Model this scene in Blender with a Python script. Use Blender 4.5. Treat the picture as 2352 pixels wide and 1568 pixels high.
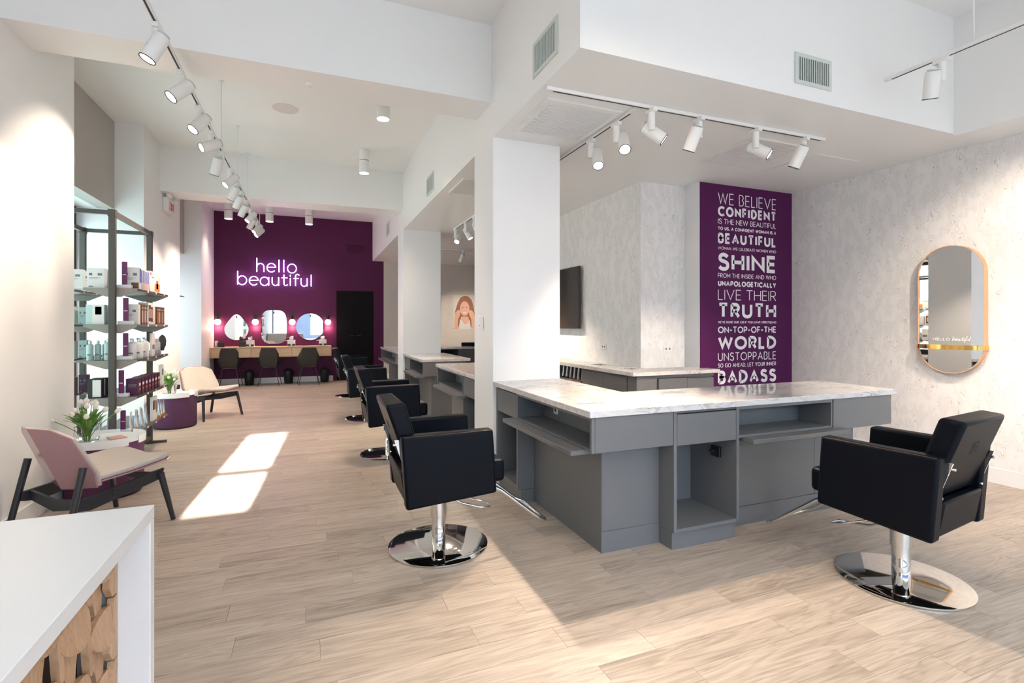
import bpy, bmesh, math, random
from mathutils import Vector, Matrix
random.seed(7)
for o in list(bpy.data.objects): bpy.data.objects.remove(o)
SC = bpy.context.scene; COL = SC.collection
PI = math.pi; R = math.radians

# ------------------------------------------------------------------ camera, world, sun, daylight
cam_d = bpy.data.cameras.new('camera'); cam = bpy.data.objects.new('camera', cam_d); COL.objects.link(cam)
F_PX = 1160.0
cam_d.sensor_width = 36; cam_d.lens = 36 * F_PX / 2352
cam_d.shift_y = -(784 - 746) / 2352
cam_d.clip_start = 0.02; cam_d.clip_end = 200
YAW = math.atan((1176 - 713) / F_PX)
cam.location = (0, 0, 1.40); cam.rotation_euler = (PI / 2, 0, -YAW)
SC.camera = cam
SC.view_settings.view_transform = 'Standard'; SC.view_settings.look = 'None'
SC.view_settings.exposure = 0.58; SC.view_settings.gamma = 1; SC.view_settings.use_curve_mapping = False

w = bpy.data.worlds.new('sky'); SC.world = w; w.use_nodes = True
bg = w.node_tree.nodes['Background']; bg.inputs[0].default_value = (0.62, 0.80, 1.0, 1); bg.inputs[1].default_value = 1.6
SUN_T = 0.404
sun_d = bpy.data.lights.new('sun', 'SUN'); sun_d.energy = 48; sun_d.angle = R(0.53); sun_d.color = (1, .99, .97)
sun = bpy.data.objects.new('sun', sun_d); COL.objects.link(sun)
sun.rotation_euler = Vector((0.055, 1, -SUN_T)).to_track_quat('-Z', 'Y').to_euler()

def area(name, loc, direction, sx, sy, power, col):
    d = bpy.data.lights.new(name, 'AREA'); d.shape = 'RECTANGLE'; d.size = sx; d.size_y = sy; d.energy = power; d.color = col
    o = bpy.data.objects.new(name, d); COL.objects.link(o); o.location = loc
    o.rotation_euler = Vector(direction).to_track_quat('-Z', 'Z').to_euler()
    return o
DAY = (.66, .85, 1.0)
area('window_daylight', (1.9, -4.3, 3.7), (0, 1, -.42), 7.6, 2.2, 640, DAY)
area('ceiling_fill', (1.9, -3.7, .03), (0, .8, .62), 7.4, 1.5, 135, (.86, .93, 1.0))  # added unseen lamp aimed upward, imitates pavement bounce to brighten ceiling and beams
area('window_daylight', (-2.72, 6.7, 1.5), (1, 0, 0), 2.4, 2.6, 34, (.66, .98, .93))
area('window_daylight', (-2.72, 11.0, 1.5), (1, 0, 0), 1.8, 2.6, 14, (.8, .95, .95))

# ------------------------------------------------------------------ materials
def nt(name):
    m = bpy.data.materials.new(name); m.use_nodes = True
    t = m.node_tree; return m, t, t.nodes['Principled BSDF']
def mat(name, c, rough=.5, metal=0, bump=0, bscale=60, emit=None, es=1, coat=0, trans=0, spec=None, var=0, ior=None):
    m, t, b = nt(name)
    b.inputs['Base Color'].default_value = (*c, 1); b.inputs['Roughness'].default_value = rough; b.inputs['Metallic'].default_value = metal
    if coat: b.inputs['Coat Weight'].default_value = coat; b.inputs['Coat Roughness'].default_value = .08
    if trans: b.inputs['Transmission Weight'].default_value = trans
    if ior: b.inputs['IOR'].default_value = ior
    if spec is not None: b.inputs['Specular IOR Level'].default_value = spec
    if emit: b.inputs['Emission Color'].default_value = (*emit, 1); b.inputs['Emission Strength'].default_value = es
    tc = t.nodes.new('ShaderNodeTexCoord'); n = t.nodes.new('ShaderNodeTexNoise'); n.inputs['Scale'].default_value = bscale; n.inputs['Detail'].default_value = 3
    t.links.new(tc.outputs['Object'], n.inputs['Vector'])
    if bump:
        bp = t.nodes.new('ShaderNodeBump'); bp.inputs['Strength'].default_value = bump; bp.inputs['Distance'].default_value = .002
        t.links.new(n.outputs['Fac'], bp.inputs['Height']); t.links.new(bp.outputs['Normal'], b.inputs['Normal'])
    if var:
        mx = t.nodes.new('ShaderNodeMix'); mx.data_type = 'RGBA'
        mx.inputs['A'].default_value = (*[q * (1 - var) for q in c], 1); mx.inputs['B'].default_value = (*[min(1, q * (1 + var)) for q in c], 1)
        t.links.new(n.outputs['Fac'], mx.inputs['Factor']); t.links.new(mx.outputs['Result'], b.inputs['Base Color'])
    return m
def ramp(t, stops):
    r = t.nodes.new('ShaderNodeValToRGB'); e = r.color_ramp.elements
    e[0].position, e[0].color = stops[0][0], (*stops[0][1], 1); e[1].position, e[1].color = stops[-1][0], (*stops[-1][1], 1)
    for p, c in stops[1:-1]:
        q = e.new(p); q.color = (*c, 1)
    return r
def math_n(t, op, a, b=None, c=None):
    n = t.nodes.new('ShaderNodeMath'); n.operation = op
    for i, v in enumerate((a, b, c)):
        if v is None: continue
        if isinstance(v, (int, float)): n.inputs[i].default_value = v
        else: t.links.new(v, n.inputs[i])
    return n.outputs[0]

def wood_mat(name, cols, per_island=False, per_obj=True, rough=.42, stretch=(1.1, 11, 11), axis='X', spec=.5):
    m, t, b = nt(name); b.inputs['Roughness'].default_value = rough; b.inputs['Specular IOR Level'].default_value = spec
    tc = t.nodes.new('ShaderNodeTexCoord')
    if per_island: rnd = t.nodes.new('ShaderNodeNewGeometry').outputs['Random Per Island']
    else: rnd = t.nodes.new('ShaderNodeObjectInfo').outputs['Random']
    off = t.nodes.new('ShaderNodeVectorMath'); off.operation = 'SCALE'; off.inputs[0].default_value = (37, 91, 13); t.links.new(rnd, off.inputs['Scale'])
    add = t.nodes.new('ShaderNodeVectorMath'); add.operation = 'ADD'; t.links.new(tc.outputs['Object'], add.inputs[0]); t.links.new(off.outputs[0], add.inputs[1])
    mp = t.nodes.new('ShaderNodeMapping'); mp.inputs['Scale'].default_value = stretch; t.links.new(add.outputs[0], mp.inputs['Vector'])
    n1 = t.nodes.new('ShaderNodeTexNoise'); n1.inputs['Scale'].default_value = 1.0; n1.inputs['Detail'].default_value = 3; n1.inputs['Distortion'].default_value = .6
    t.links.new(mp.outputs[0], n1.inputs['Vector'])
    s = math_n(t, 'MULTIPLY', n1.outputs['Fac'], 9.0); s = math_n(t, 'FRACT', s); s = math_n(t, 'SUBTRACT', s, .5); s = math_n(t, 'ABSOLUTE', s)
    mp2 = t.nodes.new('ShaderNodeMapping'); mp2.inputs['Scale'].default_value = tuple(q * 6 if q > 2 else q * 2.2 for q in stretch); t.links.new(add.outputs[0], mp2.inputs['Vector'])
    n2 = t.nodes.new('ShaderNodeTexNoise'); n2.inputs['Scale'].default_value = 1.4; n2.inputs['Detail'].default_value = 5; t.links.new(mp2.outputs[0], n2.inputs['Vector'])
    k = math_n(t, 'MULTIPLY', s, .45); k2 = math_n(t, 'MULTIPLY', n2.outputs['Fac'], .55); k3 = math_n(t, 'MULTIPLY', n1.outputs['Fac'], .45)
    k = math_n(t, 'ADD', k, k2); k = math_n(t, 'ADD', k, k3); k4 = math_n(t, 'MULTIPLY', rnd, .22); k = math_n(t, 'ADD', k, k4)
    k = math_n(t, 'SUBTRACT', k, .2)
    r = ramp(t, cols); t.links.new(k, r.inputs[0]); t.links.new(r.outputs[0], b.inputs['Base Color'])
    bp = t.nodes.new('ShaderNodeBump'); bp.inputs['Strength'].default_value = .12; bp.inputs['Distance'].default_value = .001
    t.links.new(n2.outputs['Fac'], bp.inputs['Height']); t.links.new(bp.outputs['Normal'], b.inputs['Normal'])
    return m
FLC = [(.12, (.20, .152, .118)), (.42, (.375, .303, .243)), (.72, (.50, .415, .34)), (.95, (.60, .51, .43))]
M = {}
M['plank'] = wood_mat('floor_plank', FLC)
M['plank_i'] = wood_mat('floor_plank_far', FLC, per_island=True)
M['subfloor'] = mat('floor_joint', (.30, .22, .17), .6)
M['oak'] = wood_mat('light_oak', [(.1, (.42, .27, .15)), (.5, (.60, .42, .26)), (.9, (.70, .52, .34))], stretch=(1.2, 14, 26))
M['scale_wood'] = wood_mat('scale_oak', [(.1, (.27, .14, .07)), (.5, (.45, .27, .155)), (.9, (.58, .38, .24))], stretch=(9, 40, 5), rough=.5)
M['scale_back_shade'] = mat('scale_recess_shade', (.10, .06, .045), .8)  # wood backing coloured dark to give the shade in the gaps between scales
M['wood_frame'] = mat('mirror_wood', (.62, .36, .2), .45, var=.15, bscale=30)
M['paint'] = mat('white_paint', (.865, .855, .84), .5, bump=.04, bscale=240)
M['paint_col'] = mat('column_paint', (.87, .865, .86), .45, bump=.04, bscale=240)
M['ceil'] = mat('ceiling_paint', (.88, .87, .855), .42)
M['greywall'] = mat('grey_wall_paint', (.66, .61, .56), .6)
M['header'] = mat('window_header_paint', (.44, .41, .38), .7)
M['trim'] = mat('white_trim', (.82, .81, .80), .35)
M['purple'] = mat('purple_paint', (.082, .010, .056), .5, bump=.03, bscale=200, spec=.25)
M['purple2'] = mat('purple_vinyl', (.080, .010, .072), .6, spec=.2)
M['vinylwhite'] = mat('white_vinyl_lettering', (.88, .87, .89), .5)
M['cab'] = mat('grey_lacquer', (.156, .157, .162), .38)
M['cabdark'] = mat('dark_gap', (.03, .03, .032), .6)
M['leather'] = mat('black_leather', (.0030, .0042, .0075), .42, bump=.10, bscale=300, spec=.12)
M['stitch'] = mat('brown_piping', (.10, .055, .035), .5)
M['chrome'] = mat('chrome', (.86, .85, .83), .07, 1)
M['steel'] = mat('polished_steel', (.72, .69, .65), .05, 1)
M['black'] = mat('black_metal', (.010, .010, .011), .45)
M['doorblack'] = mat('black_door_paint', (.0045, .003, .004), .5, spec=.12)
M['bin'] = mat('black_plastic', (.008, .008, .009), .45)
M['blackwood'] = mat('black_wood', (.022, .022, .026), .4)
M['stool'] = mat('dark_olive_plastic', (.033, .030, .024), .55)
M['white'] = mat('white_lacquer', (.78, .77, .765), .3)
M['lampwhite'] = mat('lamp_white', (.84, .83, .81), .35)
M['tray'] = mat('white_tray', (.86, .85, .83), .3)
M['felt'] = mat('plum_felt', (.125, .042, .10), .95, bump=.6, bscale=700, var=.25)
M['felt2'] = mat('aubergine_felt', (.10, .035, .09), .95, bump=.6, bscale=700, var=.25)
M['pink'] = mat('mauve_shell', (.38, .205, .222), .25, coat=.2)
M['tweed'] = mat('oat_tweed', (.53, .47, .42), .95, bump=1, bscale=230, var=.45)
M['rack'] = mat('grey_brown_metal', (.085, .072, .06), .5)
M['shelf'] = mat('dark_shelf_wood', (.075, .052, .042), .4, var=.2, bscale=20)
M['shelfend'] = mat('taupe_bracket', (.30, .265, .225), .5)
M['mirror'] = mat('mirror_glass', (.88, .88, .87), .01, 1)
M['brass'] = mat('brass', (.85, .52, .14), .12, 1)
M['tv'] = mat('tv_screen', (.02, .016, .012), .14)
M['tvframe'] = mat('tv_bezel', (.03, .025, .02), .35)
M['ventdark'] = mat('vent_duct', (.10, .12, .11), .8)
M['ventgrey'] = mat('vent_slat', (.62, .66, .62), .5)
M['speaker'] = mat('speaker_grille', (.74, .66, .64), .7)
M['glass'] = mat('clear_glass', (1, 1, 1), .02, trans=1, ior=1.3)
M['leaf'] = mat('tulip_leaf', (.17, .33, .06), .45, var=.4, bscale=12)
M['stem'] = mat('tulip_stem', (.17, .32, .07), .5)
M['tulip'] = mat('tulip_petal', (.85, .80, .72), .5)
M['red'] = mat('red_ink', (.65, .05, .03), .5)
M['prpbox'] = mat('plum_box', (.075, .014, .05), .4)
M['prpsign'] = mat('plum_sign', (.15, .02, .10), .35)
M['boxwhite'] = mat('white_carton', (.78, .74, .71), .5)
M['boxblue'] = mat('blue_carton', (.10, .14, .55), .4)
M['boxbrown'] = mat('brown_carton', (.17, .065, .03), .45)
M['boxgreen'] = mat('pale_green_carton', (.52, .66, .62), .5)
M['bottle_w'] = mat('white_bottle', (.74, .73, .71), .3)
M['bottle_g'] = mat('grey_green_bottle', (.42, .52, .48), .35)
M['tube'] = mat('silver_tube', (.72, .74, .76), .25, .75)
M['orange'] = mat('orange_print', (.80, .26, .06), .5)
M['skin'] = mat('printed_skin', (.78, .45, .33), .5)
M['hair'] = mat('printed_hair', (.34, .13, .06), .5)
M['hairdark'] = mat('printed_dark_hair', (.08, .03, .02), .5)
M['ink'] = mat('grey_ink', (.20, .18, .18), .6)
M['cream'] = mat('cream_card', (.82, .76, .68), .5)
M['notebook'] = mat('blush_cover', (.70, .45, .42), .5)
M['blueglow'] = mat('neon_tube', (.9, .8, 1), .3, emit=(.60, .42, 1.0), es=8)
M['bulb'] = mat('lit_bulb', (1, .9, .8), .3, emit=(1, .62, .42), es=9)
M['lens'] = mat('lit_lens', (1, .95, .85), .3, emit=(1, .9, .76), es=9)
M['lensoff'] = mat('soft_lit_lens', (1, .95, .85), .3, emit=(1, .86, .7), es=3)
M['facade'] = mat('street_building', (.30, .36, .48), .8, var=.2, bscale=1)
M['street'] = mat('pavement', (.30, .30, .31), .9)
M['storeglow'] = mat('lit_shop_window', (.5, .6, .8), .5, emit=(.45, .62, .85), es=.8)
M['plaid'] = mat('plaid_weave', (.05, .035, .045), .9)

def marble():
    m, t, b = nt('marble'); b.inputs['Roughness'].default_value = .035
    tc = t.nodes.new('ShaderNodeTexCoord'); mp = t.nodes.new('ShaderNodeMapping'); mp.inputs['Scale'].default_value = (1, 1.9, 1.9); mp.inputs['Rotation'].default_value = (0, 0, .5)
    t.links.new(tc.outputs['Object'], mp.inputs[0])
    n = t.nodes.new('ShaderNodeTexNoise'); n.inputs['Scale'].default_value = 5.5; n.inputs['Detail'].default_value = 7; n.inputs['Distortion'].default_value = 1.3; t.links.new(mp.outputs[0], n.inputs['Vector'])
    v = math_n(t, 'SUBTRACT', n.outputs['Fac'], .5); v = math_n(t, 'ABSOLUTE', v)
    n2 = t.nodes.new('ShaderNodeTexNoise'); n2.inputs['Scale'].default_value = 3.0; t.links.new(mp.outputs[0], n2.inputs['Vector'])
    msk = math_n(t, 'MULTIPLY_ADD', n2.outputs['Fac'], -.22, .145)
    v = math_n(t, 'ADD', v, msk)
    r = ramp(t, [(.0, (.33, .30, .29)), (.03, (.54, .51, .49)), (.07, (.68, .65, .63)), (.2, (.735, .705, .685))])
    t.links.new(v, r.inputs[0]); t.links.new(r.outputs[0], b.inputs['Base Color'])
    return m
M['marble'] = marble()
def wallpaper():
    m, t, b = nt('scribble_wallpaper'); b.inputs['Roughness'].default_value = .6
    tc = t.nodes.new('ShaderNodeTexCoord'); mp = t.nodes.new('ShaderNodeMapping'); mp.inputs['Scale'].default_value = (5.4, 5.4, 2.7)
    t.links.new(tc.outputs['Object'], mp.inputs[0])
    n = t.nodes.new('ShaderNodeTexNoise'); n.inputs['Scale'].default_value = 1.6; n.inputs['Detail'].default_value = 1.0; n.inputs['Roughness'].default_value = .35; n.inputs['Distortion'].default_value = 1.1; t.links.new(mp.outputs[0], n.inputs['Vector'])
    s = math_n(t, 'MULTIPLY', n.outputs['Fac'], 34); s = math_n(t, 'FRACT', s); s = math_n(t, 'SUBTRACT', s, .5); s = math_n(t, 'ABSOLUTE', s)
    n2 = t.nodes.new('ShaderNodeTexNoise'); n2.inputs['Scale'].default_value = 2.6; n2.inputs['Detail'].default_value = 2; t.links.new(mp.outputs[0], n2.inputs['Vector'])
    n3 = math_n(t, 'MULTIPLY_ADD', n2.outputs['Fac'], 1.5, -.72); n3 = math_n(t, 'MAXIMUM', n3, 0)
    r = ramp(t, [(.0, (.50, .47, .46)), (.07, (.69, .66, .645)), (.16, (.80, .775, .76)), (.42, (.84, .815, .80))])
    k = math_n(t, 'ADD', s, n3); t.links.new(k, r.inputs[0]); t.links.new(r.outputs[0], b.inputs['Base Color'])
    bp = t.nodes.new('ShaderNodeBump'); bp.inputs['Strength'].default_value = .3; bp.inputs['Distance'].default_value = .003
    t.links.new(s, bp.inputs['Height']); t.links.new(bp.outputs['Normal'], b.inputs['Normal'])
    return m
M['wallpaper'] = wallpaper()
def plaid():
    m = M['plaid']; t = m.node_tree; b = t.nodes['Principled BSDF']
    tc = t.nodes.new('ShaderNodeTexCoord'); c = t.nodes.new('ShaderNodeTexChecker'); c.inputs['Scale'].default_value = 38
    c.inputs['Color1'].default_value = (.04, .02, .04, 1); c.inputs['Color2'].default_value = (.28, .22, .22, 1)
    t.links.new(tc.outputs['Object'], c.inputs['Vector']); t.links.new(c.outputs[0], b.inputs['Base Color'])
plaid()

# ------------------------------------------------------------------ mesh builder
class MB:
    def __init__(s): s.bm = bmesh.new()
    def box(s, x0, x1, y0, y1, z0, z1, mx=None):
        vs = [s.bm.verts.new((x, y, z)) for x in (x0, x1) for y in (y0, y1) for z in (z0, z1)]
        if mx is not None:
            for v in vs: v.co = mx @ v.co
        for f in ((0, 1, 3, 2), (4, 6, 7, 5), (0, 4, 5, 1), (2, 3, 7, 6), (0, 2, 6, 4), (1, 5, 7, 3)):
            s.bm.faces.new([vs[i] for i in f])
        return s
    def prism(s, pts, a, b, axis='Y', mx=None):
        """polygon extruded along an axis: pts in the other two coordinates"""
        def P(p, q):
            v = {'Y': (p[0], q, p[1]), 'X': (q, p[0], p[1]), 'Z': (p[0], p[1], q)}[axis]
            v = Vector(v); return mx @ v if mx is not None else v
        A = [s.bm.verts.new(P(p, a)) for p in pts]; B = [s.bm.verts.new(P(p, b)) for p in pts]
        n = len(pts)
        try:
            s.bm.faces.new(A); s.bm.faces.new(B[::-1])
        except ValueError: pass
        for i in range(n): s.bm.faces.new((A[i], B[i], B[(i + 1) % n], A[(i + 1) % n]))
        return s
    def tube(s, path, r, seg=10, closed=False, rads=None):
        path = [Vector(p) for p in path]; n = len(path); rings = []
        up = None
        for i, p in enumerate(path):
            if closed: d = path[(i + 1) % n] - path[i - 1]
            else: d = path[min(i + 1, n - 1)] - path[max(i - 1, 0)]
            d.normalize()
            if up is None: up = d.orthogonal().normalized()
            up = (up - d * up.dot(d)); up = up.normalized() if up.length > 1e-6 else d.orthogonal().normalized()
            sd = d.cross(up); rr = rads[i] if rads else r
            rings.append([s.bm.verts.new(p + (up * math.cos(a) + sd * math.sin(a)) * rr) for a in [2 * PI * k / seg for k in range(seg)]])
        m = n if closed else n - 1
        for i in range(m):
            a, b = rings[i], rings[(i + 1) % n]
            for k in range(seg): s.bm.faces.new((a[k], a[(k + 1) % seg], b[(k + 1) % seg], b[k]))
        if not closed: s.bm.faces.new(rings[0][::-1]); s.bm.faces.new(rings[-1])
        return s
    def lathe(s, prof, seg=28, c=(0, 0, 0), mx=None, cap=True):
        rings = []
        for (r, z) in prof:
            ring = []
            for k in range(seg):
                v = Vector((c[0] + r * math.cos(2 * PI * k / seg), c[1] + r * math.sin(2 * PI * k / seg), c[2] + z))
                ring.append(s.bm.verts.new(mx @ v if mx is not None else v))
            rings.append(ring)
        for a, b in zip(rings, rings[1:]):
            for k in range(seg): s.bm.faces.new((a[k], a[(k + 1) % seg], b[(k + 1) % seg], b[k]))
        if cap: s.bm.faces.new(rings[0][::-1]); s.bm.faces.new(rings[-1])
        return s
    def quad(s, *ps):
        s.bm.faces.new([s.bm.verts.new(p) for p in ps]); return s
    def mesh(s, name, m, smooth=True, ang=35):
        bmesh.ops.recalc_face_normals(s.bm, faces=s.bm.faces)
        me = bpy.data.meshes.new(name); s.bm.to_mesh(me); s.bm.free()
        me.materials.append(M[m] if isinstance(m, str) else m)
        if smooth: me.shade_smooth(); me.set_sharp_from_angle(angle=R(ang))
        return me
    def build(s, name, m, parent=None, bevel=0, seg=2, smooth=True, sub=0, ang=35, loc=None):
        o = bpy.data.objects.new(name, s.mesh(name, m, smooth, ang)); COL.objects.link(o)
        if bevel:
            b = o.modifiers.new('bevel', 'BEVEL'); b.width = bevel; b.segments = seg; b.limit_method = 'ANGLE'; b.angle_limit = R(30); b.harden_normals = False
        if sub:
            q = o.modifiers.new('sub', 'SUBSURF'); q.levels = q.render_levels = sub
        if parent: o.parent = parent
        if loc: o.location = loc
        return o
def tag(o, label=None, cat=None, group=None, kind=None):
    if label: o['label'] = label
    if cat: o['category'] = cat
    if group: o['group'] = group
    if kind: o['kind'] = kind
    return o
def empty(name, loc, label, cat, group=None, rz=0):
    o = bpy.data.objects.new(name, None); COL.objects.link(o); o.location = loc; o.rotation_euler = (0, 0, rz); o.empty_display_size = .05
    return tag(o, label, cat, group)
def struct(name, mb, m, parent=None, bevel=0):
    o = mb.build(name, m, parent, bevel=bevel, smooth=False)
    if not parent: o['kind'] = 'structure'
    return o
def copy_tree(o, parent=None):
    c = o.copy(); COL.objects.link(c); c.parent = parent
    for ch in list(o.children): copy_tree(ch, c)
    return c
def B(*a): return MB().box(*a)
def arcp(cx, cy, rx, ry, a0, a1, n=10):
    return [(cx + rx * math.cos(R(a0 + (a1 - a0) * i / n)), cy + ry * math.sin(R(a0 + (a1 - a0) * i / n))) for i in range(n + 1)]

# ------------------------------------------------------------------ monoline letters (flat strokes)
def cub(p0, p1, p2, p3, n=8):
    o = []
    for i in range(n + 1):
        t = i / n; a = (1 - t) ** 3; b = 3 * t * (1 - t) ** 2; c = 3 * t * t * (1 - t); d = t ** 3
        o.append((a * p0[0] + b * p1[0] + c * p2[0] + d * p3[0], a * p0[1] + b * p1[1] + c * p2[1] + d * p3[1]))
    return o
def bowl(x0, w, y0, y1):   # D-shaped bowl
    r = (y1 - y0) / 2
    return [(x0, y0), (max(x0, x0 + w - r), y0)] + arcp(max(x0, x0 + w - r), y0 + r, min(w, r), r, -90, 90, 12)[1:-1] + [(max(x0, x0 + w - r), y1), (x0, y1)]
G = {  # width, list of strokes (x 0..width, y 0..1)
 'A': (.74, [[(0, 0), (.37, 1), (.74, 0)], [(.13, .33), (.61, .33)]]),
 'B': (.52, [[(0, 0), (0, 1)], bowl(0, .48, .53, 1), bowl(0, .52, 0, .53)]),
 'C': (.74, [arcp(.45, .5, .46, .5, 45, 315, 18)]),
 'D': (.66, [[(0, 0), (0, 1)], bowl(0, .66, 0, 1)]),
 'E': (.46, [[(.46, 0), (0, 0), (0, 1), (.46, 1)], [(0, .51), (.42, .51)]]),
 'F': (.44, [[(0, 0), (0, 1), (.44, 1)], [(0, .49), (.40, .49)]]),
 'G': (.80, [arcp(.46, .5, .46, .5, 45, 360, 20) + [(.5, .5)]]),
 'H': (.64, [[(0, 0), (0, 1)], [(.64, 0), (.64, 1)], [(0, .51), (.64, .51)]]),
 'I': (.0, [[(0, 0), (0, 1)]]),
 'J': (.36, [[(.36, 1), (.36, .2)] + arcp(.18, .2, .18, .2, 0, -150, 8)[1:]]),
 'K': (.58, [[(0, 0), (0, 1)], [(.56, 1), (0, .42)], [(.2, .6), (.58, 0)]]),
 'L': (.42, [[(0, 1), (0, 0), (.42, 0)]]),
 'M': (.80, [[(0, 0), (0, 1), (.4, .35), (.8, 1), (.8, 0)]]),
 'N': (.68, [[(0, 0), (0, 1), (.68, 0), (.68, 1)]]),
 'O': (.88, [arcp(.44, .5, .44, .5, 0, 360, 28)]),
 'P': (.52, [[(0, 0), (0, 1)], bowl(0, .52, .42, 1)]),
 'R': (.54, [[(0, 0), (0, 1)], bowl(0, .52, .46, 1), [(.24, .46), (.54, 0)]]),
 'S': (.52, [cub((.50, .84), (.40, 1.04), (.03, 1.08), (.03, .75), 8) + cub((.03, .75), (.03, .45), (.52, .62), (.52, .26), 8)[1:] + cub((.52, .26), (.52, -.08), (.12, -.06), (0, .15), 8)[1:]]),
 'T': (.60, [[(0, 1), (.6, 1)], [(.3, 1), (.3, 0)]]),
 'U': (.62, [[(0, 1), (0, .32)] + arcp(.31, .32, .31, .32, 180, 360, 12)[1:-1] + [(.62, .32), (.62, 1)]]),
 'V': (.72, [[(0, 1), (.36, 0), (.72, 1)]]),
 'W': (1.08, [[(0, 1), (.27, 0), (.54, 1), (.81, 0), (1.08, 1)]]),
 'X': (.6, [[(0, 0), (.6, 1)], [(0, 1), (.6, 0)]]),
 'Y': (.66, [[(0, 1), (.33, .46), (.66, 1)], [(.33, .46), (.33, 0)]]),
 '-': (.34, [[(0, .42), (.34, .42)]]), '.': (.0, [[(0, 0), (0, .06)]]), ',': (.0, [[(.02, .06), (-.05, -.16)]]), "'": (.0, [[(0, 1), (0, .78)]]), ' ': (.18, []),
}
def ribbon(mb, pts, wd, P, th=.002, zlim=None):
    """flat stroke with mitred joints, P maps (x, z, depth) into the world"""
    closed = math.dist(pts[0], pts[-1]) < 1e-6
    if closed: pts = pts[:-1]
    n = len(pts); L = []; Rr = []
    for i, p in enumerate(pts):
        a = pts[i - 1] if (i > 0 or closed) else None; b = pts[(i + 1) % n] if (i < n - 1 or closed) else None
        d1 = (Vector(p) - Vector(a)).normalized() if a else None; d2 = (Vector(b) - Vector(p)).normalized() if b else None
        if d1 is None: d1 = d2
        if d2 is None: d2 = d1
        n1 = Vector((-d1.y, d1.x)); n2 = Vector((-d2.y, d2.x)); m = (n1 + n2)
        m = m.normalized() if m.length > 1e-5 else n1
        k = 1 / max(.2, m.dot(n1)); off = m * (wd / 2 * k)
        cl = (lambda z: min(max(z, zlim[0]), zlim[1])) if zlim else (lambda z: z)
        L.append((p[0] + off.x, cl(p[1] + off.y))); Rr.append((p[0] - off.x, cl(p[1] - off.y)))
    seg = range(n if closed else n - 1)
    F = [[mb.bm.verts.new(P(q[0], q[1], dd)) for q in side] for side in (L, Rr) for dd in (0, th)]  # L0 L1 R0 R1
    for i in seg:
        j = (i + 1) % n
        mb.bm.faces.new((F[1][i], F[1][j], F[3][j], F[3][i]))
        mb.bm.faces.new((F[0][i], F[0][j], F[1][j], F[1][i])); mb.bm.faces.new((F[3][i], F[3][j], F[2][j], F[2][i]))
    if not closed:
        mb.bm.faces.new((F[0][0], F[1][0], F[3][0], F[2][0])); mb.bm.faces.new((F[0][-1], F[2][-1], F[3][-1], F[1][-1]))
def text_line(text, x0, width, z0, z1, wd, P, name='lettering', m='vinylwhite', parent=None, gap=.16, label=None, th=.002):
    H = z1 - z0; h = H - wd; adv = gap * H
    tot = sum(G[c][0] for c in text) * h; n = len(text)
    s = (width - wd * n - adv * (n - 1)) / tot if tot else 1
    if s < .45:
        adv = (width - wd * n - .62 * tot) / (n - 1); s = .62
    mb = MB(); x = x0
    for c in text:
        wc, st = G[c]
        for q in st:
            ribbon(mb, [(x + wd / 2 + px * h * s, z0 + wd / 2 + pz * h) for px, pz in q], wd, P, th, (z0, z1) if c not in ',SCOGQ' else None)
        x += wc * h * s + wd + adv
    o = mb.build(name, m, parent, smooth=False)
    if label: o['label'] = label
    return o

# ------------------------------------------------------------------ room shell
CZ = 4.05
XL, XR, YB = -1.86, 5.63, 13.45
floor = struct('floor', B(-2.95, 6.2, -2.6, 13.7, -.15, -.006), 'subfloor')
# planks
PW, PL, PX0, PY0 = .1535, .94, 1.389, 1.795
t_sin, t_cos = math.sin(YAW), math.cos(YAW)
pl = []
for j in range(-29, 77):
    y0 = PY0 + j * PW
    offx = (j * .47 + (.0 if j % 2 == 0 else .0) + ((j * 7) % 5) * .06) if j != 0 else 0
    k0 = math.floor((-2.9 - PX0 - offx) / PL)
    for k in range(k0, k0 + 12):
        x0 = PX0 + offx + k * PL; x1 = x0 + PL
        x0, x1 = max(x0, -2.85), min(x1, 5.9)
        if x1 - x0 < .05 or y0 > 13.44 or y0 < -2.4: continue
        pl.append((x0, x1, y0, min(y0 + PW, 13.45)))
def seen(p):
    cx_, cy_ = (p[0] + p[1]) / 2, (p[2] + p[3]) / 2
    d = cx_ * t_sin + cy_ * t_cos; r = cx_ * t_cos - cy_ * t_sin
    full = p[1] - p[0] > PL - .01 and p[3] - p[2] > PW - .01
    ok = d > 1.3 and abs(r) / d < 1.25 and full and not (cx_ > 4.6 and cy_ > 5) and not (1.9 < cx_ and 2.9 < cy_ < 4.6 and cx_ < 3.0)
    ok = ok and not (cx_ > 1.9 and cy_ > 3.2)
    return (0 if ok else 1, d)
pl.sort(key=seen)
g = .0007
def plank_mb(w_, d_):
    return MB().box(g, w_ - g, g, d_ - g, -.0058, 0)
pm = plank_mb(PL, PW).mesh('plank', 'plank', smooth=False)
rest = MB()
for i, p in enumerate(pl):
    if i < 300 and seen(p)[0] == 0:
        o = bpy.data.objects.new('plank', pm); COL.objects.link(o); o.parent = floor; o.location = (p[0], p[2], 0)
    else: rest.box(p[0] + g, p[1] - g, p[2] + g, p[3] - g, -.0058, 0)
o = rest.build('planks_beyond', 'plank_i', floor, smooth=False); o['kind'] = 'stuff'

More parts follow.
